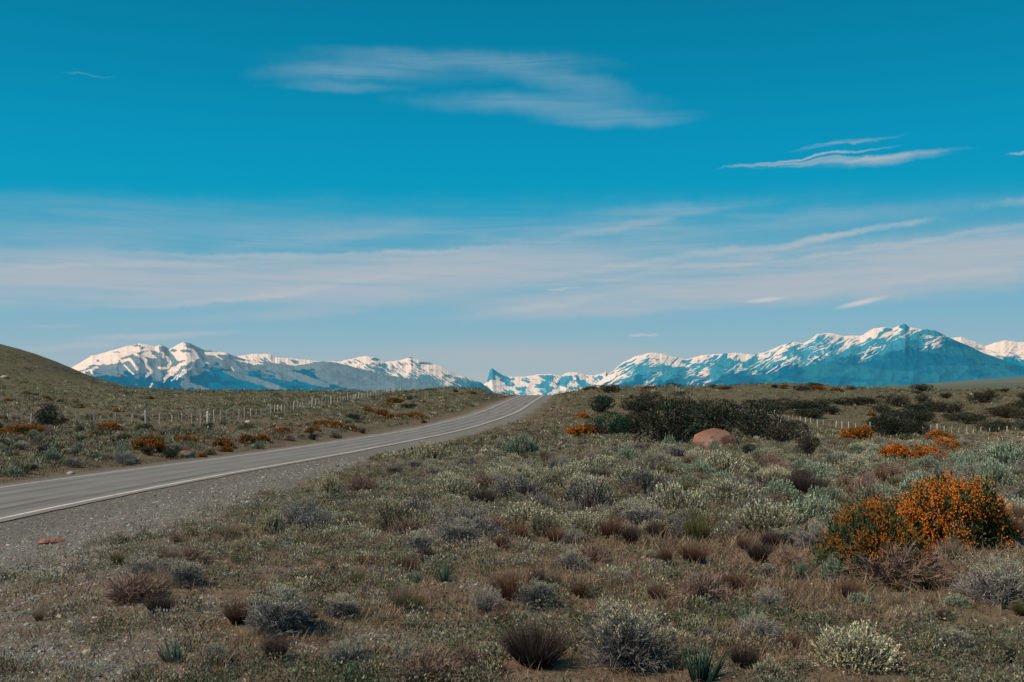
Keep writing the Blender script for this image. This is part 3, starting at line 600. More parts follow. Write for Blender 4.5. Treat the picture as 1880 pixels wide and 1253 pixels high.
# far range at the road's end
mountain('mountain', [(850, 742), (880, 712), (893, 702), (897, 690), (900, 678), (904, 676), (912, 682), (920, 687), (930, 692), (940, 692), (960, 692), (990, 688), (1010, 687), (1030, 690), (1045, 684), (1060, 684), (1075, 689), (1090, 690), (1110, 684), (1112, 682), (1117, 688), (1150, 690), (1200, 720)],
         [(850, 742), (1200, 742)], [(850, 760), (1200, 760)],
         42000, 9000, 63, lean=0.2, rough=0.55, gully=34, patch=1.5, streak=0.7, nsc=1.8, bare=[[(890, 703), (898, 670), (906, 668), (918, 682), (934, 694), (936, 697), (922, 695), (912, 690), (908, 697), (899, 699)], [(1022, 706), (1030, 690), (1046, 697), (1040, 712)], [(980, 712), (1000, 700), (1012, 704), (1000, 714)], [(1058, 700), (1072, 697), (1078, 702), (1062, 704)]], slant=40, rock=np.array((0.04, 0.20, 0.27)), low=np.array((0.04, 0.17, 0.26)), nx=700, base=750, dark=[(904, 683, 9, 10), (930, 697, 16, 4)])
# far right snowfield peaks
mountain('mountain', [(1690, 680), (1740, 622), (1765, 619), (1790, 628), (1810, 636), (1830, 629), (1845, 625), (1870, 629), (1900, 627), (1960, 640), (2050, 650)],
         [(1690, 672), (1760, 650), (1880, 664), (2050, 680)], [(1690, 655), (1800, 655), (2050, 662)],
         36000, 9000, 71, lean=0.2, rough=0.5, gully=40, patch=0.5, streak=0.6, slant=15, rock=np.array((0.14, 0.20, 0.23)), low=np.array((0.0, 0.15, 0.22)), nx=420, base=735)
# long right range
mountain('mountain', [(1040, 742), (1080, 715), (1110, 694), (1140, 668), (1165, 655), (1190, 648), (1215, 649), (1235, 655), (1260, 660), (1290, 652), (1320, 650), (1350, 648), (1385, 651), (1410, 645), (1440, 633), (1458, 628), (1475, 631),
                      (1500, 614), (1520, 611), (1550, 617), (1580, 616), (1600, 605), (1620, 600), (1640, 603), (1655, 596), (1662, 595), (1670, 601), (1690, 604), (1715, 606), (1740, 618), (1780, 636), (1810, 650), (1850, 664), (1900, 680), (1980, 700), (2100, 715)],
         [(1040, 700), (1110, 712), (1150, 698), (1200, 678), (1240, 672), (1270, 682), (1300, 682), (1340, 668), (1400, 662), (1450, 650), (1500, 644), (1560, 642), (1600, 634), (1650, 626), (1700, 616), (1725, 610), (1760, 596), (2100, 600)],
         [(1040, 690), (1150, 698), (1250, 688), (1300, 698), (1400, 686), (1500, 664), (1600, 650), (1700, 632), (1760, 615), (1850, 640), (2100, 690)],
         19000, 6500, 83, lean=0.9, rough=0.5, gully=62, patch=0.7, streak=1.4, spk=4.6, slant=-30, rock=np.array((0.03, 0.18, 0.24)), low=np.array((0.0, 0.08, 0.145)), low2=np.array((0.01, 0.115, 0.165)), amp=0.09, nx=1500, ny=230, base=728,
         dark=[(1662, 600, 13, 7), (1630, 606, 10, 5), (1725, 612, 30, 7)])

# ------------------------------------------------------------------ plants: one maker per kind, a few grown individuals of each
def dome_dirs(n, r, flat=1.0, lo=0.05):
    z = r.uniform(lo, 1, n)**0.8; a = r.uniform(0, 2*math.pi, n); q = np.sqrt(np.maximum(1-z*z, 0))
    return unit(np.stack([q*np.cos(a), q*np.sin(a), z*flat], 1))
def sage_meshes(seed, tip, body, shoots=300, nl=14, h=0.40, rad=0.5, gap=0.25, tp=1.6):
    """a cushion of upright leafy shoots, about 1 m across"""
    r = np.random.default_rng(seed); D = dome_dirs(shoots, r, 1.0, 0.02)
    lump = 0.75+0.5*vnoise(D[:, 0]*2.2+seed, D[:, 1]*2.2, D[:, 2]*2.2, seed)
    keep = vnoise(D[:, 0]*3+seed*3, D[:, 1]*3, D[:, 2]*3, seed+5) > gap
    D, lump = D[keep], lump[keep]; n = len(D)
    tipP = D*np.array([rad, rad, h])*lump[:, None]*r.uniform(0.78, 1.08, (n, 1)); tipP[:, 2] = np.maximum(tipP[:, 2], 0.05)
    root = tipP*np.array([0.35, 0.35, 0.0])+r.normal(size=(n, 3))*[0.03, 0.03, 0]; root[:, 2] = 0
    up = unit((tipP-root)*[1, 1, 1.0]+np.array([0, 0, 0.25]))
    g = Geo(); t = Geo()
    strips(t, root, tipP-root, np.linalg.norm(tipP-root, axis=1), 0.010, jit(np.array(body)*0.5, n, .2, r), jit(np.array(body)*0.8, n, .2, r), 2, 0, 0.08, 0.6, r)
    for k in range(nl):
        f = (k+0.5)/nl; s = 0.16*r.uniform(0.7, 1.2, (n, 1)); P = tipP-up*s*(1-f)
        N = up*0.9+r.normal(size=(n, 3))*0.42
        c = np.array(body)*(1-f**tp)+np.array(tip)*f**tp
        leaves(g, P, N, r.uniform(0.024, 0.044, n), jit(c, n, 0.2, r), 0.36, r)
    return [('foliage', g.mesh('sage_foliage'), M_leaf), ('branches', t.mesh('sage_branches'), M_twig)]
def twig_meshes(seed, c0, c1, n=420, h=0.5, rad=0.5, tips=None, tipn=0):
    """a bare grey shrub: branches that fork into fine twigs"""
    r = np.random.default_rng(seed); t = Geo(); D = dome_dirs(n//6, r, 0.9, 0.12); m = len(D)
    L = r.uniform(0.55, 1.0, m); E = D*np.array([rad, rad, h])*L[:, None]
    R0 = r.normal(size=(m, 3))*[0.04, 0.04, 0]; strips(t, R0, E-R0, np.linalg.norm(E-R0, axis=1), 0.016, jit(c0, m, .2, r), jit(c1, m, .2, r), 3, 0, 0.15, 0.4, r)
    ends = []
    for k in range(8):
        f = r.uniform(0.3, 0.95, (m, 1)); P = R0+(E-R0)*f; N = unit(D+r.normal(size=(m, 3))*0.45+[0, 0, .15]); l = r.uniform(0.10, 0.24, m)
        strips(t, P, N, l, 0.008, jit(c0, m, .2, r), jit(c1, m, .2, r), 2, 0, 0.2, 0.4, r); P2 = P+N*l[:, None]*0.7; ends.append(P+N*l[:, None])
        for q in range(3):
            N2 = unit(N+r.normal(size=(m, 3))*0.5); l2 = r.uniform(0.04, 0.11, m); strips(t, P2, N2, l2, 0.006, jit(c1, m, .2, r), jit(np.array(c1)*1.15, m, .2, r), 1, 0, 0, 0.4, r); ends.append(P2+N2*l2[:, None])
    out = [('branches', t.mesh('shrub_branches'), M_twig)]
    if tipn:
        g = Geo(); Ee = np.concatenate(ends); o = Ee[:, 2]+r.normal(size=len(Ee))*0.08 > np.quantile(Ee[:, 2], 1-tipn); Ee = Ee[o]
        for k in range(5): leaves(g, Ee+r.normal(size=Ee.shape)*0.012, np.array([0, 0, 1])+r.normal(size=Ee.shape)*0.5, r.uniform(0.016, 0.03, len(Ee)), jit(tips, len(Ee), .2, r), 0.4, r)
        out.append(('foliage', g.mesh('shrub_tips'), M_leaf))
    return out
def tussock_meshes(seed, c0, c1, n=900, h=0.5, spread=0.75, w=0.006):
    r = np.random.default_rng(seed); g = Geo()
    a = r.uniform(0, 2*math.pi, n); q = np.sqrt(r.uniform(0, 1, n))
    D = np.stack([np.cos(a)*q*spread, np.sin(a)*q*spread, np.ones(n)*(1.05-0.35*q)], 1)
    P = np.stack([np.cos(a)*q*0.14, np.sin(a)*q*0.14, np.zeros(n)], 1)
    strips(g, P, D, r.uniform(0.6, 1.05, n)*h, w, jit(c0, n, .25, r), jit(c1, n, .25, r), 3, 0.10, 0.10, 0.3, r)
    return [('blades', g.mesh('tussock_blades'), M_grass)]
def blade_meshes(seed, c0, c1, n=70, h=0.35, w=0.016):
    r = np.random.default_rng(seed); g = Geo(); a = r.uniform(0, 2*math.pi, n); q = r.uniform(0, 1, n)
    strips(g, np.stack([np.cos(a)*q*.12, np.sin(a)*q*.12, 0*a], 1), np.stack([np.cos(a)*q*.7, np.sin(a)*q*.7, np.ones(n)], 1), r.uniform(.4, 1, n)*h, w, jit(c0, n, .2, r), jit(c1, n, .2, r), 3, .15, .1, .1, r)
    return [('blades', g.mesh('rush_blades'), M_grass)]
OR1 = np.array((0.50, 0.15, 0.028)); OR2 = np.array((0.68, 0.24, 0.04))
def orange_meshes(seed, tone=1.0, bf=4, jn=.12, *, h=0.5, rad=0.5, stems=420, fl=5, size=0.028, under=True, bare=0.0, lump_=.4, cut=.25, bend=.5):
    """a dome of fine green shoots topped with small orange flowers over a brown twiggy underside"""
    r = np.random.default_rng(seed); D = dome_dirs(stems, r, 1.0, 0.04)
    lump = 1-lump_*.5+lump_*vnoise(D[:, 0]*2.4+seed, D[:, 1]*2.4, D[:, 2]*2.4, seed)
    T = D*np.array([rad, rad, h])*lump[:, None]*r.uniform(0.86, 1.05, (stems, 1)); n = stems
    root = T*[0.3, 0.3, 0]; up = unit(T-root+[0, 0, .12])
    g = Geo(); t = Geo(); f = Geo()
    strips(t, root, T-root, np.linalg.norm(T-root, axis=1)*0.9, 0.008, jit((.07, .05, .04), n, .25, r), jit((.06, .07, .035), n, .25, r), 2, 0, .08, .5, r)
    for k in range(9):
        P = T-up*r.uniform(0.02, 0.30, (n, 1))*min(1, h/0.5)+r.normal(size=(n, 3))*0.012
        leaves(g, P, up+r.normal(size=(n, 3))*0.6, r.uniform(0.02, 0.045, n), jit((.055, .085, .04), n, .25, r), 0.45, r)
    bloom = (vnoise(D[:, 0]*bf, D[:, 1]*bf, D[:, 2]*bf, seed+3)+r.normal(size=n)*jn > cut) & (D[:, 2]+.35*(vnoise(D[:, 0]*3, D[:, 1]*3, D[:, 2]*3, seed+8)-.5)*bend > 0.16+bare); Tb, ub = T[bloom], up[bloom]; m = len(Tb)
    for k in range(fl):
        P = Tb-ub*r.uniform(-0.02, 0.11, (m, 1))*min(1, h/0.45)+r.normal(size=(m, 3))*0.014
        for q in range(3):
            mixc = r.uniform(0, 1, (m, 1)); leaves(f, P, ub*0.5+r.normal(size=(m, 3)), r.uniform(0.7, 1.25, m)*size, (jit(OR1, m, .2, r)*(1-mixc)+OR2*mixc)*tone, 0.9, r)
    return [('foliage', g.mesh('flower_bush_leaves'), M_leaf), ('branches', t.mesh('flower_bush_branches'), M_twig), ('flowers', f.mesh('flower_bush_flowers'), M_flower)]
def bush_meshes(seed, c, n=5200, h=0.5, rad=0.5, leaf=0.035, lobes=9, thresh=0.42, hi=1.7):
    """a dense dark thorn bush: several leafy lobes with gaps, on a fan of limbs (about 1 m across; scaled up)"""
    r = np.random.default_rng(seed); g = Geo(); t = Geo(); m = lobes
    a = r.uniform(0, 2*math.pi, m); q = np.sqrt(r.uniform(0, 1, m))*rad*0.72
    Cc = np.stack([np.cos(a)*q, np.sin(a)*q, r.uniform(.3, .72, m)*h*(1.15-0.6*q/rad)+0.05], 1); rr = r.uniform(.16, .28, m)
    lob = r.integers(0, m, n); d = unit(r.normal(size=(n, 3))); u = r.uniform(0.35, 1, n)**0.4
    P = Cc[lob]+d*(rr[lob]*u)[:, None]*[1, 1, .85]; P[:, 2] = np.abs(P[:, 2])*0.98+0.02
    k = vnoise(P[:, 0]*11+seed, P[:, 1]*11, P[:, 2]*11, seed) > thresh; P, d, u = P[k], d[k], u[k]; n = len(P)
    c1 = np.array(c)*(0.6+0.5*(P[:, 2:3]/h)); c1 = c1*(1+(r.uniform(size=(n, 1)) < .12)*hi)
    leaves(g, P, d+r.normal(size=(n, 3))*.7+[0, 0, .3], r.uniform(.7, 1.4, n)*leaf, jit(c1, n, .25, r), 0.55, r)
    for i in range(m):
        E = np.repeat(Cc[i:i+1], 14, 0)+r.normal(size=(14, 3))*rr[i]*0.75; R0 = r.normal(size=(14, 3))*[.05, .05, 0]
        strips(t, R0, E-R0, np.linalg.norm(E-R0, axis=1), 0.014, jit((.07, .06, .055), 14, .2, r), jit((.10, .09, .085), 14, .2, r), 3, 0, .12, .3, r)
    return [('crown', g.mesh('bush_crown'), M_leaf), ('trunk', t.mesh('bush_limbs'), M_twig)]

def protos(maker, specs): return [maker(*a, **k) for a, k in specs]
SAGE = {
 'cream': protos(sage_meshes, [((s, (.74, .67, .45), (.22, .21, .155)), dict(gap=.12, shoots=420, tp=.7, h=.46)) for s in (5, 6, 7)]),
 'pale': protos(sage_meshes, [((s, (.68, .63, .44), (.21, .195, .14)), dict(gap=.2+.05*(s % 3))) for s in (1, 2, 3, 4)]),
 'mint': protos(sage_meshes, [((s, (.47, .56, .40), (.13, .165, .12)), dict(gap=.22)) for s in (11, 12, 13)]),
 'grey': protos(sage_meshes, [((s, (.40, .38, .33), (.145, .135, .125)), dict(gap=.3, nl=12)) for s in (21, 22, 23)]),
 'dusk': protos(sage_meshes, [((s, (.42, .37, .235), (.105, .10, .08)), dict(gap=.32, nl=12)) for s in (31, 32, 33)]),
}
TWIG = {
 'grey': protos(twig_meshes, [((s, (.105, .10, .10), (.26, .24, .225)), dict(n=520, tips=(.40, .37, .26), tipn=.06)) for s in (41, 42, 43)]),
 'brown': protos(twig_meshes, [((s, (.10, .07, .055), (.29, .20, .16)), dict(n=560, h=.42)) for s in (51, 52)]),
 'tipped': protos(twig_meshes, [((s, (.085, .082, .085), (.20, .19, .185)), dict(n=760, h=.62, tips=(.50, .47, .33), tipn=.06)) for s in (61, 62)]),
}
TUSS = {
 'brown': protos(tussock_meshes, [((s, (.035, .025, .02), (.24, .135, .09)), {}) for s in (71, 72, 73)]),
 'dark': protos(tussock_meshes, [((s, (.018, .016, .016), (.11, .08, .07)), dict(n=1100)) for s in (74, 75)]),
 'straw': protos(tussock_meshes, [((s, (.08, .06, .04), (.34, .26, .19)), dict(n=420, w=.007)) for s in (76, 77)]),
 'olive': protos(tussock_meshes, [((s, (.04, .045, .02), (.17, .15, .06)), dict(n=700)) for s in (78,)]),
}
RUSH = protos(blade_meshes, [((s, (.03, .07, .05), (.10, .20, .14)), {}) for s in (81, 82)])
ORNG = protos(orange_meshes, [((s,), dict(stems=560, fl=3, size=.034, h=.42, cut=.40)) for s in (91, 92, 93)])
ORNGD = [orange_meshes(q, .66, stems=560, fl=3, size=.032, h=.42, cut=.46) for q in (94, 95, 96)]
BUSH = {
 'dark': protos(bush_meshes, [((s, (.040, .048, .032)), {}) for s in (101, 102, 103, 104)]),
 'green': protos(bush_meshes, [((s, (.030, .075, .045)), dict(hi=.8)) for s in (111, 112)]),
 'brown': protos(bush_meshes, [((s, (.055, .050, .035)), dict(thresh=.5)) for s in (121, 122)]),
}
placed = []; _ext = {}
def extent(meshes):       # grown width and height of a plant (98th percentiles)
    k = meshes[0][1].name
    if k not in _ext:
        me = max((m for _, m, _ in meshes), key=lambda m: len(m.vertices)); P = np.empty(len(me.vertices)*3, np.float32); me.vertices.foreach_get('co', P); P = P.reshape(-1, 3)
        _ext[k] = (float(np.percentile(np.hypot(P[:, 0], P[:, 1]), 97)*2), float(np.percentile(P[:, 2], 98.5)))
    return _ext[k]
def plant(name, meshes, x, y, width, height=None, rz=None, label=None, cat=None, group=None, sink=0.02, single=False):
    """one individual; its parts share mesh data with the others grown from the same seed"""
    t = empty(name, (x, y, gz(x, y)-sink*width), random.uniform(0, 6.28) if rz is None else rz)
    hh = width if height is None else height; ex = extent(meshes); sx = width/ex[0]
    t.scale = (sx, sx*random.uniform(.7, 1.3), hh/ex[1]); tag(t, label, cat, group)
    for pn, me, mat in meshes: link(pn, me, mat, t)
    placed.append((x, y, width)); return t
def at_px(px, py, wpx): x, y = ground_at(px, py); return x, y, wpx/F*y
# --- the shrubs one can point to, each with its own label
def near_list(fn, items):
    for it in items: fn(*it)
def sage(px, py, wpx, kind, label, hf=0.9, i=0):
    x, y, w_ = at_px(px, py, wpx); M = SAGE[kind]; plant('sagebrush', M[i % len(M)], x, y, w_*(1.2 if kind == 'cream' else 1.05), w_*hf*(1.1 if kind == 'cream' else .88), label=label, cat='shrub', group='sagebrush cushions')
def twig(px, py, wpx, kind, label, hf=0.9, i=0):
    x, y, w_ = at_px(px, py, wpx); M = TWIG[kind]; plant('twiggy_shrub', M[i % len(M)], x, y, w_, w_*hf*.92, label=label, cat='shrub', group='bare twiggy shrubs')
def tuss(px, py, wpx, kind, label, hf=1.0, i=0):
    x, y, w_ = at_px(px, py, wpx); M = TUSS[kind]; plant('grass_tussock', M[i % len(M)], x, y, w_*1.0, w_*.92*hf, label=label, cat='grass tussock', group='grass tussocks')
near_list(sage, [
 (603, 914, 54, 'cream', 'yellowish cream sage cushion at the gravel edge beside a reddish twiggy shrub', .75, 0),
 (497, 980, 54, 'cream', 'small cream-tipped sage cushion alone on the verge below the grey twiggy shrub', .7, 1),
 (786, 850, 50, 'cream', 'pale sage cushion standing on the brown grass just right of the gravel shoulder', .7, 2),
 (957, 838, 74, 'mint', 'broad pale green sage cushion on the brown slope right of the road bend', .6, 0),
 (1228, 830, 46, 'mint', 'bright mint green round sage cushion left of the boulder', .7, 1),
 (1312, 826, 26, 'mint', 'tiny grey-green sage tuft growing against the front of the boulder', .8, 2),
 (1529, 1064, 46, 'mint', 'small upright pale mint sage at the lower left foot of the big orange bush', 1.0, 0),
 (1570, 1216, 150, 'cream', 'wide low cream-tipped sage near the bottom right corner', .42, 3),
 (727, 980, 86, 'dusk', 'dark olive sage with yellowish tips left of the broad violet-grey one', .8, 0),
 (772, 938, 52, 'dusk', 'small blackish green sage between the olive one and the field', .9, 1),
 (1004, 985, 74, 'dusk', 'dark based sage with pale tips just right of the two brown tussocks', .65, 2),
 (1325, 870, 92, 'pale', 'broad cream sage cushion in front of the boulder', .5, 1),
 (1500, 928, 74, 'mint', 'pale grey-green sage just left of the big orange bush top', .5, 2),
 (1408, 975, 130, 'pale', 'wide yellowish sage mat between the dark tussock and the orange bush', .45, 2),
 (1845, 856, 80, 'mint', 'green upright sage at the right edge above the big orange bush', .65, 1),
 (1820, 892, 70, 'mint', 'pale green sage directly behind the right end of the big orange bush', .8, 0),
 (1760, 1010, 60, 'mint', 'grey-green sage growing into the right flank of the orange bush', 1.0, 2),
 (92, 850, 36, 'mint', 'lone pale blue-green sage on the slope across the road', .75, 0),
 (222, 842, 36, 'mint', 'bright green sage beside the twiggy grey shrub across the road', .8, 1),
 (235, 806, 26, 'mint', 'small pale green cushion across the road behind the big orange clump', .5, 2),
 (640, 777, 26, 'mint', 'bright mint cushion across the road below the fence end', .4, 0),
 (1190, 905, 90, 'grey', 'grey sage mound in the middle of the field below the long dark bush', .55, 0),
 (1065, 925, 84, 'dusk', 'shadowy sage mound in mid field under a thin bare stem', .6, 1),
])
near_list(twig, [
 (512, 1158, 128, 'tipped', 'rounded grey-blue twiggy shrub right beside the brown tussock in the lower left', .62, 0),
 (1150, 1222, 185, 'tipped', 'largest sprawling grey twiggy shrub with pale tips at the bottom centre', .62, 1),
 (850, 985, 130, 'grey', 'broad violet-grey twiggy shrub right of the dark olive sage', .5, 1),
 (552, 965, 86, 'grey', 'violet-grey twiggy shrub at the gravel edge above the small cream cushion', .6, 2),
 (665, 905, 72, 'brown', 'reddish brown twiggy shrub right of the cream cushion', .5, 0),
 (243, 1102, 125, 'brown', 'low brown twiggy shrub with straw stalks in the lower left gravel', .42, 1),
 (345, 1038, 84, 'brown', 'small pinkish grey twiggy shrub above the low brown one', .45, 0),
 (1835, 1105, 160, 'grey', 'large pale grey bare shrub at the right edge below the orange bush', .50, 0),
 (1640, 1070, 190, 'brown', 'brown dead twigs spreading under the front of the big orange bush', .40, 1),
 (1500, 1010, 90, 'grey', 'pale grey bare shrub left of the big orange bush', .6, 2),
 (228, 852, 34, 'grey', 'grey bare shrub in front of the bright green sage across the road', .7, 1),
])
near_list(tuss, [
 (436, 1146, 56, 'brown', 'tall rusty brown tussock leaning on the rounded grey-blue shrub', 1.0, 0),
 (940, 1100, 86, 'brown', 'wide fan-shaped brown tussock in the middle of the near field', .72, 1),
 (982, 1222, 124, 'dark', 'largest blackish brown tussock at the bottom centre', .72, 0),
 (952, 992, 46, 'brown', 'brown tussock, upper of a pair in front of the violet-grey shrub', .85, 2),
 (921, 1006, 32, 'brown', 'smaller brown tussock, lower of the pair by the violet-grey shrub', .9, 0),
 (1205, 993, 46, 'dark', 'blackish tussock with a rusty side in the centre right of the field', 1.0, 1),
 (1222, 1037, 38, 'brown', 'upright rusty tussock left of a wider brown one', 1.0, 2),
 (1274, 1032, 66, 'brown', 'wide brown tussock right of the upright rusty one', .6, 1),
 (1414, 1008, 48, 'dark', 'small black round tussock left of the orange bush', .8, 0),
 (1482, 912, 82, 'dark', 'broad black tussock up field from the orange bush', .6, 1),
 (1065, 1097, 38, 'brown', 'rusty tussock, left one of two behind the sprawling grey shrub', .9, 0),
 (1203, 1099, 38, 'brown', 'rusty tussock, right one of two behind the sprawling grey shrub', .9, 1),
 (745, 1051, 42, 'brown', 'pale rusty tussock alone on the left of the near field', .8, 2),
 (1347, 1082, 62, 'brown', 'brown tussock left of the mint sage under the orange bush', .6, 0),
 (1450, 1188, 50, 'brown', 'low rusty tussock left of the wide cream sage', .5, 1),
 (1697, 1082, 44, 'olive', 'olive green tussock below the dead twigs of the orange bush', .9, 0),
 (1652, 1086, 28, 'olive', 'smaller ochre tussock left of the olive one', .8, 0),
 (1862, 985, 46, 'brown', 'rusty tussock at the right end of the orange bush', 1.0, 2),
 (1872, 1130, 40, 'olive', 'ochre tussock cut by the right edge of the view', .9, 0),
 (285, 1082, 70, 'straw', 'straw tussock standing in the low brown shrub of the lower left', .7, 0),
 (72, 1140, 30, 'straw', 'small bleached straw tussock on the gravel at the left edge', 1.0, 1),
 (420, 985, 60, 'straw', 'pale straw tussock at the gravel edge left of the cream cushion', .5, 0),
 (650, 1200, 60, 'straw', 'thin straw tussock in the near field left of the black one', .9, 1),
 (1050, 960, 46, 'straw', 'thin straw tussock right of the dark based sage', .7, 0),
])
for px, py, wpx, i, lb in [(1285, 1250, 110, 0, 'blue-green rush clump at the bottom edge right of the sprawling grey shrub'), (1375, 1150, 70, 1, 'blue-green rush clump in the shade left of the wide cream sage'),
                           (320, 1215, 70, 1, 'dark green leafy tuft near the bottom left'), (817, 1068, 50, 0, 'small green rush clump left of the fan-shaped tussock'), (1470, 1062, 50, 0, 'small green rush clump left of the mint sage')]:
    x, y, w_ = at_px(px, py, wpx); plant('rush_clump', RUSH[i], x, y, w_*1.0, w_*.7, label=lb, cat='rushes', group='green rush clumps')
# the big orange bush: two mounds that stand apart
OB1 = orange_meshes(201, 1.15, 7, .05, stems=3000, fl=8, size=.0095, h=.42, rad=.52, lump_=.5, cut=.40, bend=.16); OB2 = orange_meshes(205, 1.0, 7, .05, stems=2400, fl=8, size=.010, h=.36, rad=.50, bare=.20, lump_=.4, cut=.50, bend=.16)
x, y, w_ = at_px(1738, 996, 265); plant('flowering_bush', OB1, x, y, w_*1.1, w_*.44, label='largest orange-flowered bush, a full rounded dome on the right of the field', cat='flowering bush', group='orange flowering bushes')
x, y, w_ = at_px(1615, 1055, 225); plant('flowering_bush', OB2, x, y, w_, w_*.50, label='second largest orange-flowered bush, with bare brown base, in front and left of the big dome', cat='flowering bush', group='orange flowering bushes')
def orange(px, py, wpx, hf, label, grp='orange flowering bushes'):
    x, y, w_ = at_px(px, py, wpx); plant('flowering_bush', random.choice(ORNGD if px < 900 or py < 765 else ORNG), x, y, w_*1.2, w_*hf*(.76 if px < 900 else .95), label=label, cat='flowering bush', group=grp)
for a in [
 (1072, 800, 56, .34, 'orange bush nearest the road on the right side, before the green thicket'), (1069, 768, 27, .35, 'smaller orange bush directly up the slope from the roadside one'),
 (1574, 810, 62, .42, 'orange bush in front of the white fence posts'), (1645, 842, 52, .48, 'left half of the orange pair split by a grey sage in mid field'), (1700, 844, 46, .5, 'right half of the orange pair split by a grey sage in mid field'),
 (1722, 808, 46, .36, 'low orange bush right behind the orange pair, by the single fence posts'), (1738, 828, 44, .5, 'orange bush right of the orange pair in mid field'),
 (274, 826, 52, .6, 'brightest orange clump across the road in front of the left fence'), (200, 790, 42, .4, 'orange bush just below the left fence posts'), (45, 796, 66, .3, 'wide faded orange bush at the left edge below the dark bush'),
 (5, 800, 40, .35, 'orange bush cut by the left edge of the view'), (340, 812, 50, .3, 'orange-brown bush right of the brightest clump across the road'), (408, 822, 36, .6, 'pinkish orange bush across the road, halfway along the verge'),
 (455, 814, 32, .6, 'left of two touching orange bushes across the road'), (482, 812, 28, .6, 'right of two touching orange bushes across the road'), (416, 830, 17, .7, 'tiny orange bush at the asphalt verge across the road'), (371, 840, 19, .5, 'small salmon orange bush by the verge left of the tiny one'),
 (517, 796, 36, .4, 'faded orange bush below the leaning fence posts'), (575, 795, 26, .5, 'dull orange bush left of the mint cushion across the road'), (600, 784, 52, .3, 'long low orange bush above the mint cushion across the road')]: orange(*a)
HERO = [p for p in placed if p[1] < 40]
FAR = 'small orange bushes scattered over the distance'
for px, py, wpx, hf in [(49, 724, 12, .6), (85, 735, 17, .6), (145, 749, 18, .5), (274, 733, 14, .5), (218, 757, 18, .5), (725, 739, 27, .38), (713, 747, 19, .5), (677, 758, 19, .5), (700, 764, 24, .6), (722, 770, 24, .5), (760, 768, 36, .36), (745, 768, 26, .4),
                        (773, 739, 14, .5), (836, 720, 11, .6), (865, 722, 15, .4), (640, 790, 32, .35), (778, 777, 9, .8), (1084, 716, 22, .3), (1855, 757, 36, .3), (1600, 764, 16, .4), (1190, 715, 24, .25), (1325, 714, 24, .2), (1500, 716, 26, .3), (1475, 716, 20, .3), (1535, 719, 22, .3), (1440, 714, 18, .4), (6, 770, 14, .6), (1720, 800, 20, .4), (1830, 805, 30, .3), (110, 738, 10, .5), (15, 736, 12, .5), (30, 770, 14, .5)]:
    orange(px, py, wpx, hf, 'small orange bush far off among the dull steppe scrub', FAR)
# dark thorn bushes
def dark(px, py, wpx, hf, kind, label, i=0, grp='dark thorn bushes'):
    x, y, w_ = at_px(px, py, wpx); M = BUSH[kind]; plant('thorn_bush', M[i % len(M)], x, y, w_*1.12, w_*hf*.90, label=label, cat='bush', group=grp)
for a in [
 (1118, 722, 50, .36, 'dark', 'dark bush standing alone on the skyline right of the road crest', 0), (1104, 760, 46, .8, 'green', 'bluish green bush at the left end of the thicket, upper one', 0), (1118, 800, 74, .62, 'green', 'dark green bush at the left end of the thicket, nearest the roadside orange bush', 1),
 (1165, 796, 70, .6, 'brown', 'olive brown bush between the green bush and the large dark one', 0), (1232, 820, 118, .80, 'dark', 'largest black-green thorn bush, left of the boulder', 1), (1270, 815, 50, .8, 'green', 'green leafy bush tucked behind the left side of the boulder', 0),
 (1318, 806, 110, .68, 'dark', 'black-green thorn bush right behind the boulder', 2), (1385, 810, 100, .72, 'dark', 'black-green thorn bush right of the boulder', 3), (1440, 816, 76, .66, 'brown', 'brownish thorn bush at the right end of the thicket', 1),
 (1632, 806, 76, .60, 'dark', 'solid dark bush covering the fence between the two rows of posts, left lobe', 2), (1675, 806, 66, .56, 'dark', 'dark bush lobe right of the one covering the fence', 0),
 (86, 786, 54, .8, 'dark', 'dark bare-topped bush in front of the fence at the far left', 1),
 (1245, 770, 96, .5, 'brown', 'dull brown bush on the slope behind the largest thorn bush', 0), (1180, 752, 74, .5, 'brown', 'dull bush high on the slope above the green thicket end', 1), (1310, 768, 80, .5, 'dark', 'dark bush on the slope above the boulder', 3),
 (650, 775, 32, .55, 'dark', 'dark round bush across the road above the mint cushion', 2), (1490, 838, 50, .9, 'brown', 'dark spiky shrub in front of the thicket end', 0), (1375, 836, 36, .6, 'dark', 'small dark shrub at the right foot of the boulder', 1)]:
    dark(*a)
DG = 'dark bushes on the far slopes'
r9 = np.random.default_rng(99)
for i in range(120):
    if i < 62: px, py, wpx = r9.uniform(1470, 1890), r9.uniform(738, 798), r9.uniform(30, 66)
    elif i < 78: px, py, wpx = r9.uniform(1240, 1900), r9.uniform(712, 742), r9.uniform(18, 44)
    elif i < 96 and i % 2: continue
    elif i < 96: px, py, wpx = r9.uniform(1230, 1600), r9.uniform(708, 716), r9.uniform(14, 32)
    elif i < 108: px, py, wpx = r9.uniform(1140, 1480), r9.uniform(745, 790), r9.uniform(40, 80)
    else: px, py, wpx = r9.uniform(0, 860), r9.uniform(726, 830), r9.uniform(14, 32)
    if 1460 < px < 1612 and 768 < py < 800: continue
    if 1700 < px < 1812 and 780 < py: continue
    x, y = ground_at(px, py)
    if abs(road_d(x, y)) < 9: continue
    dark(px, py, wpx, r9.uniform(.30, .44), r9.choice(['dark', 'brown', 'dark']), 'dark thorn bush among others on the slopes beyond the boulder and road', int(r9.integers(0, 4)), DG)
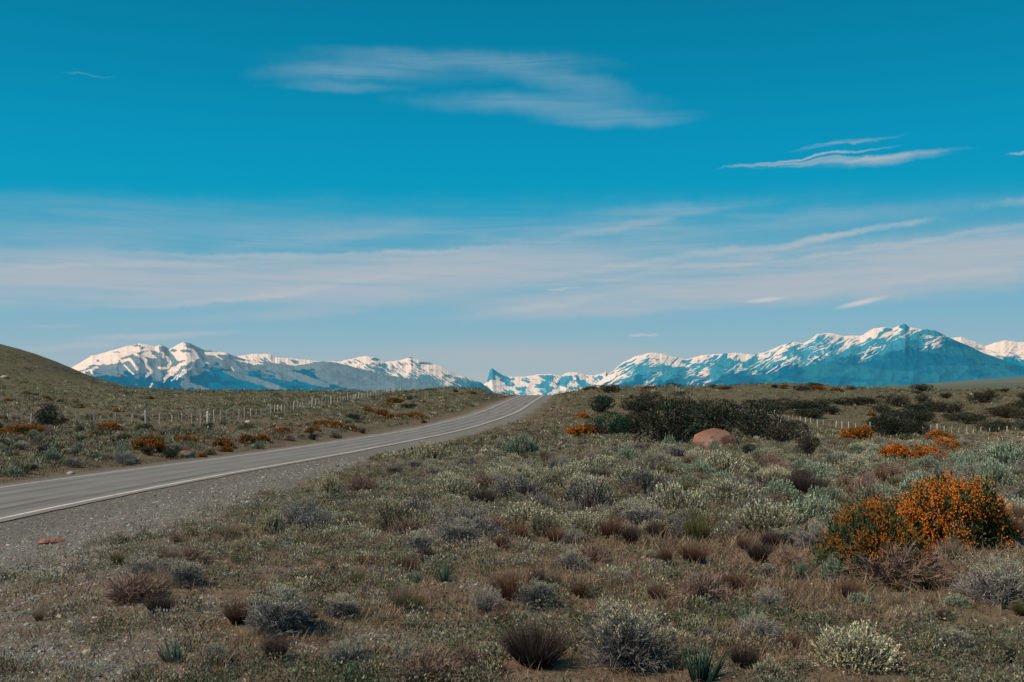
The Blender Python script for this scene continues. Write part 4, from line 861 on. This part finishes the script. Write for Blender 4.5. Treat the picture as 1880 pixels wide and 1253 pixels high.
# --- random individuals over the right-hand field, most where the photograph shows them close together
def far_from(x, y, w, f=0.42):
    for a, b, c in placed[-900:]:
        if abs(a-x) < 3 and abs(b-y) < 3 and math.hypot(a-x, b-y) < (w+c)*f: return False
    return True
BX, BY = ground_at(1318, 822)
def scatter(n, rngpx, rngpy, wid, fn, power=1.0, avoid_gravel=0.2, left=False, tries=40):
    k = 0
    for _ in range(n*tries):
        if k >= n: break
        px = rng.uniform(*rngpx); py = rngpy[0]+(rngpy[1]-rngpy[0])*rng.uniform()**power
        x, y = ground_at(px, py); d = float(road_d(x, y))
        if (d > -6 if left else d < 5): continue
        if float(gravel_mask(np.array([x]), np.array([y]))[0]) > avoid_gravel: continue
        w_ = rng.uniform(*wid)
        if abs(x-BX) < 1.7 and -9 < y-BY < 2.0: continue
        if not far_from(x, y, w_): continue
        if fn(x, y, w_, px, py) is not False: k += 1
def zone(px, py):
    if py < 850: return 'at the far side of the right-hand field'
    if py < 930: return 'in the middle of the right-hand field'
    return 'in the nearest part of the field'
KW = {'pale': 'cream-tipped', 'mint': 'mint green', 'grey': 'ash grey', 'dusk': 'dark olive'}
SG = 'sagebrush cushions'
def put_sage(x, y, w_, px, py):
    n_ = float(fbm(np.array([x*.22]), np.array([y*.22]), oct=3, seed=55)[0]); u = rng.uniform()
    kind = 'pale' if n_+u*.5 > .72 else 'mint' if (px > 1150 and u < .30) or u < .10 else 'grey' if u < .62 else 'dusk'
    M = SAGE[kind]; plant('sagebrush', M[int(rng.integers(len(M)))], x, y, w_, w_*rng.uniform(.30, .46), label='%s sage cushion among similar ones %s' % (KW[kind], zone(px, py)), cat='shrub', group='%s sage %s' % (KW[kind], zone(px, py)))
scatter(230, (760, 1930), (818, 990), (.42, 1.25), put_sage, 1.2)
scatter(34, (500, 1900), (985, 1250), (.12, .30), put_sage)
scatter(14, (560, 1000), (850, 985), (.3, .7), put_sage)
def put_twig(x, y, w_, px, py):
    kind = ['grey', 'brown', 'tipped'][int(rng.integers(3))]; M = TWIG[kind]
    plant('twiggy_shrub', M[int(rng.integers(len(M)))], x, y, w_, w_*rng.uniform(.4, .6), label='%s bare twiggy shrub among the sage %s' % ({'grey': 'grey', 'brown': 'brown', 'tipped': 'dark pale-tipped'}[kind], zone(px, py)), cat='shrub', group='%s twiggy shrubs %s' % (kind, zone(px, py)))
scatter(70, (700, 1900), (818, 1000), (.4, .95), put_twig)
scatter(26, (250, 1900), (985, 1250), (.22, .55), put_twig, avoid_gravel=.5)
def put_tuss(x, y, w_, px, py):
    kind = ['brown', 'dark', 'straw', 'brown', 'olive'][int(rng.integers(5))]; M = TUSS[kind]
    plant('grass_tussock', M[int(rng.integers(len(M)))], x, y, w_, w_*rng.uniform(.65, .95), label='%s fine-bladed tussock among the shrubs %s' % (kind, zone(px, py)), cat='grass tussock', group='%s tussocks %s' % (kind, zone(px, py)))
scatter(48, (800, 1900), (830, 1000), (.25, .55), put_tuss)
scatter(24, (150, 1900), (985, 1250), (.14, .30), put_tuss, avoid_gravel=.5)
KL = {'pale': 'cream', 'mint': 'pale green', 'grey': 'grey', 'dusk': 'dark olive'}
def put_left(x, y, w_, px, py):
    u = rng.uniform()
    if u < .45:
        kind = ['mint', 'grey', 'dusk', 'dusk', 'pale'][int(rng.integers(5))]; M = SAGE[kind]
        plant('sagebrush', M[int(rng.integers(len(M)))], x, y, w_, w_*.5, label='%s sage cushion on the scrubby plain across the road' % KL[kind], cat='shrub', group='%s sage across the road' % KL[kind])
    elif u < .75: plant('thorn_bush', BUSH['brown' if u < .6 else 'dark'][int(rng.integers(2))], x, y, w_, w_*.55, label='low dark bush on the scrubby plain across the road', cat='bush', group='low dark bushes across the road')
    else: plant('twiggy_shrub', TWIG['brown' if u < .88 else 'grey'][int(rng.integers(2))], x, y, w_, w_*.5, label='bare twiggy shrub on the scrubby plain across the road', cat='shrub', group='twiggy shrubs across the road')
scatter(95, (-20, 700), (785, 880), (.6, 1.6), put_left, left=True)

# ------------------------------------------------------------------ stuff: grass, ground cover, scrub, pebbles
def polar_pts(n, r0, r1, a0=-0.50, a1=0.50, p=0.0):
    a = rng.uniform(a0, a1, n); u = rng.uniform(size=n)
    r = np.exp(np.log(r0)+(np.log(r1)-np.log(r0))*u) if p == 0 else (r0**p+(r1**p-r0**p)*u)**(1/p)
    return r*np.sin(a), r*np.cos(a)
def zed(x, y): return hgt(x, y)+EYE
def grass():
    g = Geo(); x, y = polar_pts(72000, 5.0, 95, -.72, .80); d = road_d(x, y); gm = gravel_mask(x, y)
    n1 = fbm(x*.5, y*.5, oct=4, seed=61); n2 = fbm(x*.16, y*.16, oct=3, seed=62)
    keep = (np.abs(d) > 5.3) & (rng.uniform(size=len(x)) < (1-gm*1.02)**1.5) & (n1+rng.uniform(-.22, .22, len(x)) > .46-.1*sstep(8, 16, y)) & ~((d < 0) & (y > 130))
    mat = fbm(x*.95, y*.95, oct=4, seed=71); nn2 = fbm(x*.25, y*.25, oct=3, seed=72); keep &= ~((mat > .60-(nn2-.5)*.5-.10*sstep(12, 26, y)) & (y < 30) & (rng.uniform(size=len(x)) < .8))
    x, y, n2, n1 = x[keep], y[keep], n2[keep], n1[keep]; z = zed(x, y); r = np.hypot(x, y); n = len(x); cc = rng.uniform(size=n)
    straw = np.array((.42, .31, .215)); brown = np.array((.235, .155, .105)); green = np.array((.16, .155, .085)); grey = np.array((.30, .27, .20))
    k = cc+(n2-.5)*1.6
    c = np.where((k < .25)[:, None], green, np.where((k < .52)[:, None], grey, np.where((k < .88)[:, None], brown, straw)))
    nb = 8
    X = np.repeat(x, nb); Y = np.repeat(y, nb); Z = np.repeat(z, nb); rr = np.repeat(r, nb); C = np.repeat(c, nb, 0); m = len(X)
    sp = .03+rr*.0022; X = X+rng.normal(size=m)*sp; Y = Y+rng.normal(size=m)*sp
    D = np.stack([rng.normal(size=m)*.45, rng.normal(size=m)*.45, np.ones(m)], 1)
    Ln = rng.uniform(.05, .19, m)*(0.62+.38*sstep(6, 17, rr+X*.7)+.012*rr)*np.repeat(rng.uniform(.5, 1.25, n), nb)
    strips(g, np.stack([X, Y, Z-.01], 1), D, Ln, np.clip(.0035+.00042*rr, .004, .03), jit(C*.6, m, .2), jit(C*1.1, m, .3), 2, .15, .35, .2)
    tag(link('dry_grass', g.mesh('dry_grass'), M_grass), 'thin dry straw and brown grass over the whole field', 'grass', kind='stuff')
grass()
def clear_of_heroes(x, y):      # keep the small stuff from growing through or right in front of the shrubs one can point to
    k = np.ones(len(x), bool)
    for a, b, w_ in HERO: k &= ~((np.abs(x-a*(y/b)) < .5*w_) & (y > b-.9*w_-.2) & (y < b+.5*w_))
    return k
def ground_cover():
    g = Geo(); x, y = polar_pts(450000, 5.0, 48, -.70, .78); d = road_d(x, y); gm = gravel_mask(x, y)
    n1 = fbm(x*.95, y*.95, oct=4, seed=71); n2 = fbm(x*.25, y*.25, oct=3, seed=72)
    th = .575-(n2-.5)*.5-.10*sstep(12, 26, y)
    keep = clear_of_heroes(x, y) & (d > 5.0) & (n1+.05*rng.normal(size=len(x)) > th) & (gm < .2+.35*rng.uniform(size=len(x)))
    x, y, n1, th = x[keep], y[keep], n1[keep], th[keep]; hgtm = np.clip((n1-th)/.09, 0, 1); n = len(x); r = np.hypot(x, y)
    z = zed(x, y)+hgtm*rng.uniform(.15, 1, n)*(.10+.07*rng.uniform(size=n))
    kind = fbm(x*.6, y*.6, oct=2, seed=75)[:, None]
    c = np.where(kind > .5, np.array((.075, .098, .058)), np.array((.125, .132, .09)))
    c = c*(.7+.5*hgtm[:, None]); tip = rng.uniform(size=(n, 1)) < .05; c = np.where(tip, np.array((.38, .38, .27)), c)
    leaves(g, np.stack([x, y, z], 1), rng.normal(size=(n, 3))*[.8, .8, .5]+[0, 0, .75], rng.uniform(.7, 1.3, n)*(.015+.0013*r), jit(c, n, .25), .5)
    tag(link('ground_cover', g.mesh('ground_cover'), M_leaf), 'low green herb mats creeping over the brown soil', 'ground cover', kind='stuff')
ground_cover()
def low_scrub(name, label, N, r0, r1, a0, a1, nl, sel, size, cols, p=0.0, leafk=1.0, seed=0):
    g = Geo(); x, y = polar_pts(N, r0, r1, a0, a1, p); k = sel(x, y) & clear_of_heroes(x, y); x, y = x[k], y[k]; n = len(x); z = zed(x, y); r = np.hypot(x, y)
    s = size(r)*rng.uniform(.6, 1.35, n); ci = cols(x, y, n)
    X = np.repeat(x, nl); m = len(X); S = np.repeat(s, nl); D = dome_dirs(m, rng, 1.0, .0); C = np.repeat(ci, nl, 0)
    u = rng.uniform(.55, 1.05, m)
    P = np.stack([X+D[:, 0]*S*.5*u, np.repeat(y, nl)+D[:, 1]*S*.5*u, np.repeat(z, nl)+D[:, 2]*S*.42*u], 1)
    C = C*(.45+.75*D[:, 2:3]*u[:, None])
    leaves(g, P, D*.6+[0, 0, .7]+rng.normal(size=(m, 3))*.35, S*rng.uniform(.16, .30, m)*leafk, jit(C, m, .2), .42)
    tag(link(name, g.mesh(name), M_leaf), label, 'scrub', kind='stuff')
PAL = np.array([(.58, .53, .37), (.42, .46, .33), (.34, .32, .27), (.28, .26, .17), (.23, .205, .13), (.33, .235, .165), (.11, .12, .07)])
def pick(pr):
    def f(x, y, n):
        nz = fbm(x*.07, y*.07, oct=3, seed=88); idx = rng.choice(len(PAL), n, p=np.array(pr)/sum(pr)); return PAL[idx]*(0.75+.5*nz[:, None])
    return f
low_scrub('sage_scrub', 'small sage and herb clumps filling the gaps between the larger shrubs', 11500, 12, 95, -.34, .64, 64,
          lambda x, y: (road_d(x, y) > 7) & (gravel_mask(x, y) < .15) & (fbm(x*.35, y*.35, oct=3, seed=81)+.15*sstep(14, 24, y) > .50), lambda r: .17+.0065*r, pick([7, 3, 4, 4, 3, 1.6, 1.5]), leafk=.42)
low_scrub('steppe_scrub', 'low dull scrub covering the plain across the road', 15000, 42, 460, -.60, .10, 15,
          lambda x, y: (road_d(x, y) < -7.5) & (fbm(x*.12, y*.12, oct=4, seed=82)> .40), lambda r: .42+.0028*r, pick([1.3, 1.0, .8, 2, 4, 1.6, 7]), leafk=1.15)
low_scrub('verge_scrub', 'dark low growth on the bank beside the far road edge', 2600, 44, 130, -.60, .02, 22,
          lambda x, y: (road_d(x, y) < -7) & (fbm(x*.2, y*.2, oct=4, seed=86) > .42), lambda r: .55+.002*r, pick([.3, .6, .6, 3, 4, 2.2, 5]), leafk=.9)
low_scrub('hillside_scrub', 'dull olive scrub over the rise to the right beyond the thicket', 15000, 62, 440, -.14, .60, 14,
          lambda x, y: (road_d(x, y) > 8.5) & (fbm(x*.09, y*.09, oct=4, seed=83) > .40), lambda r: .40+.0028*r, pick([.5, .35, 1, 3, 6, 1.8, 6]), leafk=1.15)
low_scrub('ridge_scrub', 'scrub on the bank left of the road crest', 2600, 150, 345, -.30, .02, 26,
          lambda x, y: (road_d(x, y) < -7) & (road_d(x, y) > -60), lambda r: .75+.0018*r, pick([.8, .6, 1, 2.5, 4, 2, 7]), leafk=.8)
low_scrub('roadside_scrub', 'scrub on the slope right of the road bend', 2600, 60, 330, -.14, .16, 30,
          lambda x, y: (road_d(x, y) > 9) & (road_d(x, y) < 45) & (fbm(x*.15, y*.15, oct=3, seed=93) > .44), lambda r: .55+.0015*r, pick([2, 1, 2, 3, 3, 3, 3]), leafk=.7)
low_scrub('herb_tufts', 'small ragged herb and dwarf scrub tufts between the nearer shrubs', 7600, 5.2, 24, -.72, .80, 80,
          lambda x, y: (gravel_mask(x, y) < .35+.3*vnoise(x*3, y*3, seed=4)) & (fbm(x*.7, y*.7, oct=4, seed=94) > .46) & (road_d(x, y) > 5), lambda r: .13+.011*r, pick([1.6, 1.2, 3, 4, 4.5, 3, 2.5]), leafk=.42)
def pebbles():
    x, y = polar_pts(150000, 5.4, 75, -.60, .12); gm = gravel_mask(x, y); d = road_d(x, y); k = (gm*rng.uniform(size=len(x)) > .18) & (d > 4.2); x, y = x[k], y[k]
    x2, y2 = polar_pts(2600, 5.6, 22, -.5, .5); x = np.concatenate([x, x2]); y = np.concatenate([y, y2]); n = len(x); z = zed(x, y); r = np.hypot(x, y)
    s = np.exp(rng.normal(size=n)*.42)*(.0065+.0005*r)
    B = np.array([(1, 0, 0), (.3, .95, 0), (-.8, .6, 0), (-.8, -.6, 0), (.3, -.95, 0), (.45, .2, .55), (-.35, .35, .6), (-.1, -.5, .5)])
    T = np.array([(0, 1, 5), (1, 6, 5), (1, 2, 6), (2, 3, 6), (3, 7, 6), (3, 4, 7), (4, 0, 5), (4, 5, 7), (5, 6, 7)])
    a = rng.uniform(0, 6.28, n); ca, sa = np.cos(a), np.sin(a); st = rng.uniform(.6, 1.25, (n, 3))
    V = B[None]*st[:, None, :]*(1+rng.normal(size=(n, 8, 1))*.12)*s[:, None, None]
    VX = V[..., 0]*ca[:, None]-V[..., 1]*sa[:, None]+x[:, None]; VY = V[..., 0]*sa[:, None]+V[..., 1]*ca[:, None]+y[:, None]; VZ = V[..., 2]+z[:, None]-.1*s[:, None]
    pal = np.array([(.17, .16, .145), (.25, .232, .205), (.10, .098, .096), (.32, .29, .245), (.44, .40, .34), (.24, .16, .12)])
    c = jit(pal[rng.choice(6, n, p=[.3, .27, .2, .13, .05, .05])], n, .2)
    me = new_mesh('pebbles', np.stack([VX, VY, VZ], -1).reshape(-1, 3), None, np.repeat(c, 8, 0), tris=(np.arange(n)[:, None, None]*8+T[None]).reshape(-1, 3))
    tag(link('gravel', me, M_stone), 'loose grey gravel on the road shoulder', 'gravel', kind='stuff')
pebbles()

# ------------------------------------------------------------------ boulder, stones, litter
import bmesh
def rock_mesh(name, seed, dims, col, sub=5, cut=True, rough=.12):
    bm = bmesh.new(); bmesh.ops.create_icosphere(bm, subdivisions=sub, radius=1); bm.verts.ensure_lookup_table()
    P = np.array([v.co[:] for v in bm.verts]); rr = 1+(fbm(P[:, 0]*1.3+seed, P[:, 1]*1.3, P[:, 2]*1.3, 3, seed)-.5)*rough*3+(fbm(P[:, 0]*6+seed, P[:, 1]*6, P[:, 2]*6, 4, seed+2)-.5)*rough*.7
    P = P*rr[:, None]
    if cut:
        for nv, dd in (((.55, -.75, .20), .90), ((.05, -.25, 1), .84), ((.9, -.1, .45), .90)):
            nv = np.array(nv)/np.linalg.norm(nv); q = P@nv-dd; P = P-np.where(q > 0, q*.92, 0)[:, None]*nv
    P = P*np.array(dims)
    for v, p in zip(bm.verts, P): v.co = p
    me = bpy.data.meshes.new(name); bm.to_mesh(me); bm.free()
    at = me.color_attributes.new('Col', 'FLOAT_COLOR', 'POINT'); c4 = np.ones((len(P), 4), np.float32)
    st = fbm(P[:, 0]*3, P[:, 1]*3, P[:, 2]*6, 4, seed+7); li = sstep(.55, .68, fbm(P[:, 0]*2, P[:, 1]*2, P[:, 2]*2, 4, seed+9))
    c = np.array(col)*(.65+.7*st[:, None]); ck = 1-sstep(0, .035, np.abs(fbm(P[:, 0]*2.2+seed, P[:, 1]*2.2, P[:, 2]*3.4, 3, seed+13)-.5)); c = c*(1-.6*ck[:, None]); c = c*(1-li[:, None]*.5)+np.array((.33, .28, .22))*li[:, None]*.5; c4[:, :3] = c
    at.data.foreach_set('color', c4.ravel()); me.polygons.foreach_set('use_smooth', [True]*len(me.polygons)); return me
wB = 88/F*BY
o = link('boulder', rock_mesh('boulder', 5, (wB*.54, wB*.42, wB*.41), (.215, .108, .073), rough=.16), M_stone, None, (BX, BY+.3, gz(BX, BY)-.05)); o.rotation_euler = (0, R_(3), R_(-8))
tag(o, 'big rounded reddish brown boulder in front of the dark thicket', 'boulder')
for i, (px, py, wpx, lb, cc) in enumerate([(625, 963, 12, 'small pale stone on bare soil below the reddish twiggy shrub', (.4, .33, .27)), (658, 962, 9, 'tiny pinkish stone right of the small pale one on bare soil', (.38, .27, .22)), (757, 1134, 16, 'smooth grey-pink stone behind a green mat in the lower middle', (.32, .27, .25)),
                                           (1052, 1192, 12, 'bone white stone at the left foot of the sprawling grey shrub', (.5, .46, .36)), (130, 871, 16, 'pale pinkish stone on the verge across the road', (.40, .30, .24)), (8, 694, 14, 'pale rock on the foot of the hill at the left edge', (.4, .33, .28)),
                                           (455, 776, 12, 'cream white rock beside the left fence', (.45, .43, .36)), (122, 832, 26, 'reddish bare mound of earth across the road near the left edge', (.26, .16, .12)), (340, 840, 36, 'brown earth hump on the verge across the road', (.24, .17, .12)), (50, 1148, 12, 'flat grey stone on the gravel near the left edge', (.28, .26, .24)),
                                           (1785, 695+30, 10, 'tiny pale rock on the far right rise', (.5, .48, .42)), (268, 1170, 10, 'round tan stone in the gravel at lower left', (.34, .28, .22))]):
    x, y, w_ = at_px(px, py, wpx); o = link('stone', rock_mesh('stone', 20+i, (w_*.5, w_*.42, w_*.30), cc, 3, False, .1), M_stone, None, (x, y, gz(x, y)+w_*.05)); tag(o, lb, 'stone')
def litter(name, px, py, wpx, label, cat, col, seed):
    r = np.random.default_rng(seed); x, y, w_ = at_px(px, py, wpx); n = 26; g = Geo()
    t = np.linspace(-1, 1, n); th = .16*w_*(1-np.abs(t)**3)*(.7+.5*vnoise(t*3, t*0, seed=seed))+.004
    V = []; K = 8
    for i in range(n):
        for k in range(K):
            a = 2*math.pi*k/K; V.append((t[i]*w_*.5, math.cos(a)*th[i]*1.3+.08*w_*math.sin(t[i]*3), max(math.sin(a), -.5)*th[i]*.8*(1+.3*r.normal()*.4)+th[i]*.4))
    Q = [(i*K+k, i*K+(k+1) % K, (i+1)*K+(k+1) % K, (i+1)*K+k) for i in range(n-1) for k in range(K)]
    V = np.array(V); C = np.array(col)*(.45+1.1*fbm(V[:, 0:1]*9/w_, V[:, 1:2]*14/w_, oct=3, seed=seed))
    o = link(name, new_mesh(name, V, Q, C), M_wood, None, (x, y, gz(x, y))); o.rotation_euler = (0, 0, R_(4)); tag(o, label, cat)
litter('driftwood', 97, 998, 54, 'reddish brown scrap lying on the gravel shoulder at the left', 'wood scrap', (.30, .14, .10), 3)
litter('bark_piece', 1268, 1070, 24, 'dark red scrap on bare soil below the wide brown tussock', 'wood scrap', (.13, .05, .04), 4)
# bare stalks standing out of the field
def stalk(px, py, hpx, label, seed, col=(.10, .09, .085), k=10):
    r = np.random.default_rng(seed); x, y, h = at_px(px, py, hpx); g = Geo(); n = k
    P = np.stack([r.normal(size=n)*.02*h, r.normal(size=n)*.02*h, np.zeros(n)], 1); D = np.stack([r.normal(size=n)*.22, r.normal(size=n)*.22, np.ones(n)], 1); L = r.uniform(.5, 1, n)*h
    strips(g, P, D, L, .03*h, jit(col, n, .1, r), jit(col, n, .1, r), 4, 0, .25, .35, r)
    P2 = P+unit(D)*(L*.6)[:, None]; strips(g, np.repeat(P2, 3, 0), np.repeat(D, 3, 0)+r.normal(size=(3*n, 3))*.7, .3*h, .018*h, jit(col, 3*n, .1, r), jit(col, 3*n, .1, r), 3, 0, .2, .3, r)
    tag(link('dead_shrub', g.mesh('dead_shrub'), M_twig, None, (x, y, gz(x, y))), label, 'dead shrub')
stalk(1432, 812, 40, 'bleached white dead shrub rising before the dark thicket end', 1, (.42, .39, .35), 5)
stalk(1017, 885, 36, 'thin black bare stem standing in mid field', 2, (.05, .05, .05), 3)
stalk(1370, 838, 34, 'dark spiky dead shrub at the right foot of the boulder', 3, (.04, .045, .04), 12)
stalk(1485, 838, 44, 'dark spiky dead shrub between the thicket and the fence posts', 4, (.035, .045, .035), 16)
stalk(88, 772, 44, 'bare dark branches standing out of the bush at the far left', 5, (.05, .05, .05), 22)
stalk(253, 845, 20, 'small whitish twig pair on the slope across the road', 6, (.35, .32, .28), 2)

# ------------------------------------------------------------------ fences: posts are parts of their fence
def fence(pts, n, label, hh, thick_every, seed, grow=1.0, tk=1.0, tone=1.0):
    r = random.Random(seed); P = []
    for px, py, Y in pts: P.append(((px-CX)/F*Y, Y))
    P = np.array(P); seg = np.hypot(*np.diff(P, axis=0).T); cum = np.concatenate([[0], np.cumsum(seg)])
    s = np.linspace(0, 1, n)**grow*cum[-1]; X = np.interp(s, cum, P[:, 0]); Y = np.interp(s, cum, P[:, 1]); Z = zed(X, Y)
    f = empty('wire_fence', (float(X[0]), float(Y[0]), float(Z[0]))); tag(f, label, 'fence')
    o0 = np.array([X[0], Y[0], Z[0]]); tops = []
    for i in range(n):
        th = .13 if i % thick_every == 0 else .065; th *= r.uniform(.85, 1.2)*tk; h = hh*(r.uniform(1.05, 1.22) if i % thick_every == 0 else r.uniform(.82, 1.05)); lx, ly = r.gauss(0, .05), r.gauss(0, .05)
        K = 7; V = []; C = []; lev = (-.15, .25, .6, .94, 1.0); cb = np.array((.58, .53, .45))*r.uniform(.55, 1.3)*tone
        for li, l in enumerate(lev):
            rad = th*(1.0-.12*max(l, 0))*(.8 if li == 4 else 1)
            for k in range(K):
                a = 2*math.pi*k/K; w2 = rad*(1+.22*math.sin(k*2.3+i)); V.append((lx*l*h+math.cos(a)*w2, ly*l*h+math.sin(a)*w2, l*h+(.03*math.sin(k+i) if li == 4 else 0))); C.append(cb*(.75+.25*max(l, 0))*(1+.15*math.sin(k*3+i)))
        Q = [(a*K+k, a*K+(k+1) % K, (a+1)*K+(k+1) % K, (a+1)*K+k) for a in range(len(lev)-1) for k in range(K)]
        T = [(4*K, 4*K+k, 4*K+k+1) for k in range(1, K-1)]
        p = np.array([X[i], Y[i], Z[i]])-o0; link('post', new_mesh('post', V, Q, np.clip(C, 0, .8), tris=T), M_wood, f, tuple(p)); tops.append((p, lx, ly, h))
    g = Geo()
    for lv in (.3, .5, .7, .9):
        A = np.array([p+np.array([lx*lv*hh, ly*lv*hh, lv*hh]) for p, lx, ly, h in tops]); w_ = .006
        for up in ((0, 0, w_), (w_, w_, 0)):
            V = np.concatenate([A-np.array(up), A+np.array(up)]); m = len(A); i = np.arange(m-1); g.add(V, np.stack([i, i+1, i+1+m, i+m], -1), np.full((len(V), 3), .12))
    link('wire', g.mesh('fence_wire'), M_wood, f)
fence([(-30, 776, 118), (6, 776, 115), (141, 784, 112), (228, 784, 114), (303, 781, 120), (364, 777, 127), (494, 764, 155), (564, 750, 185), (640, 737, 220), (700, 726.5, 280), (740, 721, 340)], 99, 'long fence of pale weathered posts and wire on the plain left of the road', 1.5, 6, 1, 1.12, 1.0, 1.0)
fence([(1300, 760, 200), (1400, 772, 180), (1469, 779, 165), (1552, 787, 155), (1604, 793, 150), (1709, 797, 140), (1804, 802, 130), (1900, 806, 122)], 58, 'fence of white posts half hidden by dark bushes behind the right-hand field', 1.2, 9, 2, 1.0, .85, 1.1)
fence([(1284, 745, 225), (1255, 727, 270), (1230, 714, 330)], 44, 'distant fence of pale posts climbing the rise right of the road', 1.15, 5, 3, 1.0, .7, .55)
